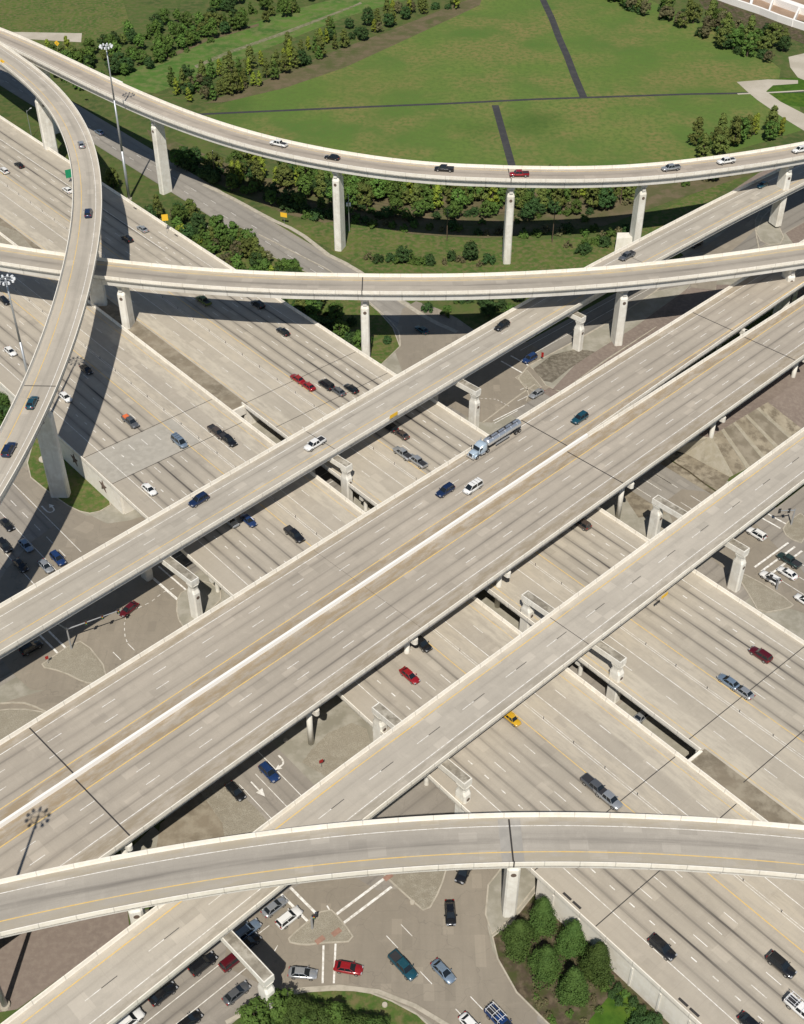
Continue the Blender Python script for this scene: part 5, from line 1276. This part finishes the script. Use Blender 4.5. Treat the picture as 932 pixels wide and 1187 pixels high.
proto('cone_g','conical_tree','cone',9,2.3,'olive',2300,.55,3); proto('cone_d','conical_tree','cone',8,2.1,'green',2000,.55,4); proto('cone_y','conical_tree','cone',8,1.9,'yellow',1700,.5,5)
proto('rnd_g','broadleaf_tree','round',7.0,2.5,'green',2800,.5,6); proto('rnd_d','broadleaf_tree','round',6.2,2.5,'dark',2600,.5,7); proto('rnd_o','broadleaf_tree','round',6.6,2.2,'olive',2300,.5,8); proto('rnd_y','broadleaf_tree','round',6,2.3,'yellow',1900,.55,9)
proto('rnd_f','broadleaf_tree','round',7.6,2.3,'far',2400,.5,31)
proto('rnd_b','broadleaf_tree','round',5.4,1.9,'brown',1500,.5,10)
proto('bush_d','bush','bush',3.0,2.0,'dark',1500,.42,12,False); proto('bush_g','bush','bush',2.6,1.8,'green',1300,.42,13,False); proto('bush_b','bush','bush',2.2,1.6,'brown',1000,.4,14,False)
proto('big','ornamental_tree','spire',9.6,3.2,'bright',13000,.30,21); proto('big2','ornamental_tree','spire',8.8,2.9,'bright',12000,.30,22); proto('big3','ornamental_tree','spire',8.6,3.1,'bright',12000,.30,27)
proto('brt','broadleaf_tree','round',6.5,3.0,'bright',6000,.38,23)
for o in list(bpy.data.objects):
    if o.parent and o.parent.name in [t.name for t in TP.values()]: KID.setdefault(o.parent.name,[]).append(o)
tused=set()
def tree(key,px,label,group=None,s=None,z0=0.0,world=None,cat=None):
    src=TP[key]
    if key not in tused: tused.add(key); o=src
    else: o=copy_tree(src,KID)
    c=world or at(px[0],px[1],z0); s=s or rng.uniform(.8,1.2)
    o.location=(c[0],c[1],z0); o.rotation_euler=(0,0,rng.uniform(0,6.28)); o.scale=(s*rng.uniform(.9,1.1),s*rng.uniform(.9,1.1),s*rng.uniform(.88,1.12))
    kind=src.name.split('.')[0].replace('_',' ')
    tag(o,label,cat or ('bush' if 'bush' in kind else 'tree'),group); return o
def belt(pts,n,keys,label,group,wd=6,s=(.75,1.2),z0=0.0):
    W_=[at(x,y,z0) for x,y in pts]; p=Path(W_); L=p.s[-1]-p.s[0]
    for i in range(n):
        t=p.s[0]+L*(i+rng.random())/n; q=p.P(t,rng.uniform(-wd/2,wd/2)); k=rng.choice(keys)
        f=rng.uniform(*s); size='' if k.startswith('bush') else ('tall ' if f>(s[0]+s[1])/2 else 'smaller ')
        tree(k,None,size+TONE[k[-1]]+{'con':' upright tree',"rnd":' rounded tree','bus':' low bush'}[k[:3]]+' in the '+label,group,f,z0,(q[0],q[1],z0))
# the tree line along the far edge of the field
TONE={'g':'mid green','d':'dark green','o':'olive','f':'fresh green','y':'yellow green','b':'brownish'}
lb=lambda a:a
def B(pts,n,keys,where,wd,s=(.75,1.2)):
    belt(pts,n,keys,lb(where),'trees of the '+where,wd,s)
B([(206,112),(240,104),(290,92)],36,['cone_g','cone_g','cone_d','rnd_b','rnd_d','bush_d','bush_b','cone_y'],'tree line nearest the highest flyover',24,(.7,1.1))
B([(290,92),(320,80),(360,62),(400,44)],32,['cone_g','cone_d','cone_g','cone_y','rnd_d','bush_d','rnd_b','cone_g'],'tree line along the field\'s far edge',17,(.7,1.15))
B([(400,44),(440,30),(490,14),(540,2)],26,['cone_g','rnd_d','cone_g','rnd_b','bush_d','cone_y'],'tree line reaching the picture\'s top edge',16,(.75,1.15))
# trees at the far corner
B([(700,-6),(735,8),(770,18),(800,26)],24,['rnd_d','bush_d','cone_g','rnd_b','rnd_g'],'dark belt at the far side of the field',14,(.9,1.35))
B([(800,26),(835,42),(870,56),(905,66)],34,['rnd_d','rnd_g','cone_g','rnd_b','bush_d','rnd_o','cone_d'],'dark belt below the white walls',22,(.95,1.5))
B([(800,180),(830,172),(862,163),(905,155)],16,['cone_y','cone_g','rnd_o','rnd_g'],'clump by the concrete drive',12,(.9,1.35))
# upper-left wood
B([(66,92),(110,84),(150,66),(190,48),(230,34)],84,['rnd_g','rnd_f','rnd_d','bush_g','rnd_o','bush_g','rnd_f','cone_d'],'creek wood behind the lamp mast',34,(.65,1.1))
B([(230,34),(270,20),(310,8),(345,-4)],44,['rnd_f','rnd_g','rnd_d','bush_g','rnd_o','cone_d'],'creek wood at the top of the picture',34,(.65,1.1))
B([(45,66),(70,68),(90,80)],8,['rnd_o','rnd_d','cone_y','rnd_g'],'small clump beyond the highest flyover\'s far parapet',8,(.9,1.2))
# behind the highest flyover
B([(200,180),(250,205),(300,225)],34,['rnd_d','bush_d','rnd_g','bush_g'],'shaded verge of the frontage road',10,(.6,1.0))
B([(270,190),(320,215),(380,228),(440,232)],40,['rnd_o','rnd_f','cone_y','rnd_d','cone_g','rnd_g'],'creek trees left of the meadow',18,(.85,1.3))
B([(400,225),(470,232),(540,236),(585,236)],46,['rnd_o','cone_y','rnd_g','rnd_f','cone_g','cone_d'],'creek trees behind the meadow',16,(.9,1.35))
B([(590,236),(640,236),(690,232),(730,226)],38,['cone_g','rnd_g','cone_y','rnd_d','bush_b'],'creek trees between the two tall pillars',16,(.85,1.25))
B([(300,232),(360,246),(430,250),(520,253),(600,254),(690,250)],44,['rnd_d','bush_d','bush_g','rnd_g'],'shaded creek bank',8,(.6,.95))
B([(730,224),(770,212),(820,200),(850,192)],16,['rnd_g','bush_g','rnd_d','bush_b'],'creek trees right of the tall pillar',14,(.7,1.1))
B([(400,260),(470,264),(540,268),(600,272),(690,270)],22,['bush_d','bush_g','bush_b'],'row of bushes along the meadow',4,(.7,1.2))
B([(320,236),(350,248),(392,256)],10,['bush_d','bush_g'],'row of bushes by the footpath',5,(.8,1.2))
B([(425,302),(470,304),(520,304),(570,305)],14,['bush_d','bush_g','rnd_d','bush_b'],'hedge just above the middle flyover',4,(.7,1.1))
B([(500,352),(530,358),(560,352),(600,344)],14,['rnd_d','bush_d','bush_g'],'shaded thicket under the middle flyover',14,(.7,1.0))
B([(660,292),(700,280),(730,272)],10,['bush_b','bush_g','bush_d'],'brush beside the far connector',6,(.8,1.1))
# belt between the lower freeway and the frontage road
_pb=straight(L1,-352,-262)
for i_ in range(92):
    t=rng.uniform(-352,-264); v_=rng.uniform(188.5,203.5)-(6 if t<-345 else 0); q=fw(L1,t,v_); k=rng.choice(['rnd_d','rnd_g','rnd_b','rnd_o','cone_g','rnd_f','rnd_y','cone_d','rnd_g']); f=rng.uniform(.62,1.0)
    tree(k,None,('tall ' if f>.8 else 'smaller ')+TONE[k[-1]]+(' upright' if k[0]=='c' else ' rounded')+' tree in the belt between lower freeway and frontage road','trees of the belt between lower freeway and frontage road',f,0,q)
B([(350,362),(380,378),(410,392),(440,404)],20,['rnd_d','bush_g','rnd_g','bush_d'],'shaded thicket beside the middle flyover pillar',12,(.7,1.0))
B([(128,212),(136,218)],3,['bush_g','rnd_o'],'pair of shrubs by the mast',4,(.8,1.1))
# left edge
B([(-30,470),(-10,462),(4,468),(14,480)],14,['rnd_g','brt','rnd_d'],'dark clump at the frame edge below the lower freeway',10,(.7,1.0)) if False else None
for k,(x,y) in enumerate([(2,478),(-8,466),(8,492),(-4,500),(4,455),(-16,485)]):
    tree(['brt','rnd_g','rnd_d'][k%3],(x,y),'leafy tree of the clump at the frame edge beside the lower freeway wall','clump at the frame edge beside the lower freeway wall',.9)
# foreground ornamental trees
for (x,y,k,lab) in [(627,1075,'big','tallest conical tree on the planted island, nearest the nearest flyover'),(600,1098,'big3','conical tree on the planted island closest to the curved kerb'),(662,1100,'big2','conical tree on the planted island hard by the white retaining wall'),
    (631,1128,'big3','conical tree in the middle of the planted island with shade on both sides'),(690,1130,'big','conical tree on the planted island closest to the trimmed shrub row'),(662,1155,'big2','conical tree on the planted island nearest the bottom of the picture')]:
    tree(k,(x,y),lab,None,.92)
for k in range(44):
    q=fw(L1,-62+ (k//2)*1.75,99.4-(k%2)*1.7)
    tree('bush_d' if k%3 else 'bush_g',None,'trimmed dark green shrub in the double row at the foot of the retaining wall','trimmed shrubs at the foot of the retaining wall',rng.uniform(.36,.5),.12,q)
for k in range(26):
    x=rng.uniform(600,700); y=rng.uniform(1128,1187); x=max(x,y*.72-212)
    tree(rng.choice(['bush_b','bush_b','bush_g']),(x,y),'low brownish shrub scattered over the planted island\'s soil','brown shrubs of the planted island',rng.uniform(.25,.45))
for (x,y) in [(735,1192),(748,1190),(757,1186)]:
    tree('bush_d',(x,y),'dark shrub beside the bright grass plot','dark shrubs beside the bright grass plot',.8)
for k in range(20):
    x=300+k*7.5+rng.uniform(-4,4); y=1186+rng.uniform(-6,14)+(8 if x>400 or x<315 else 0)
    tree(rng.choice(['brt','brt','rnd_g']),(x,y),('larger' if k%3==0 else 'smaller')+' bright leafy tree of the dense row at the bottom edge','dense row at the bottom edge',rng.uniform(.75,.95) if k%3==0 else rng.uniform(.4,.62))
for (x,y) in [(858+10,470)]: pass
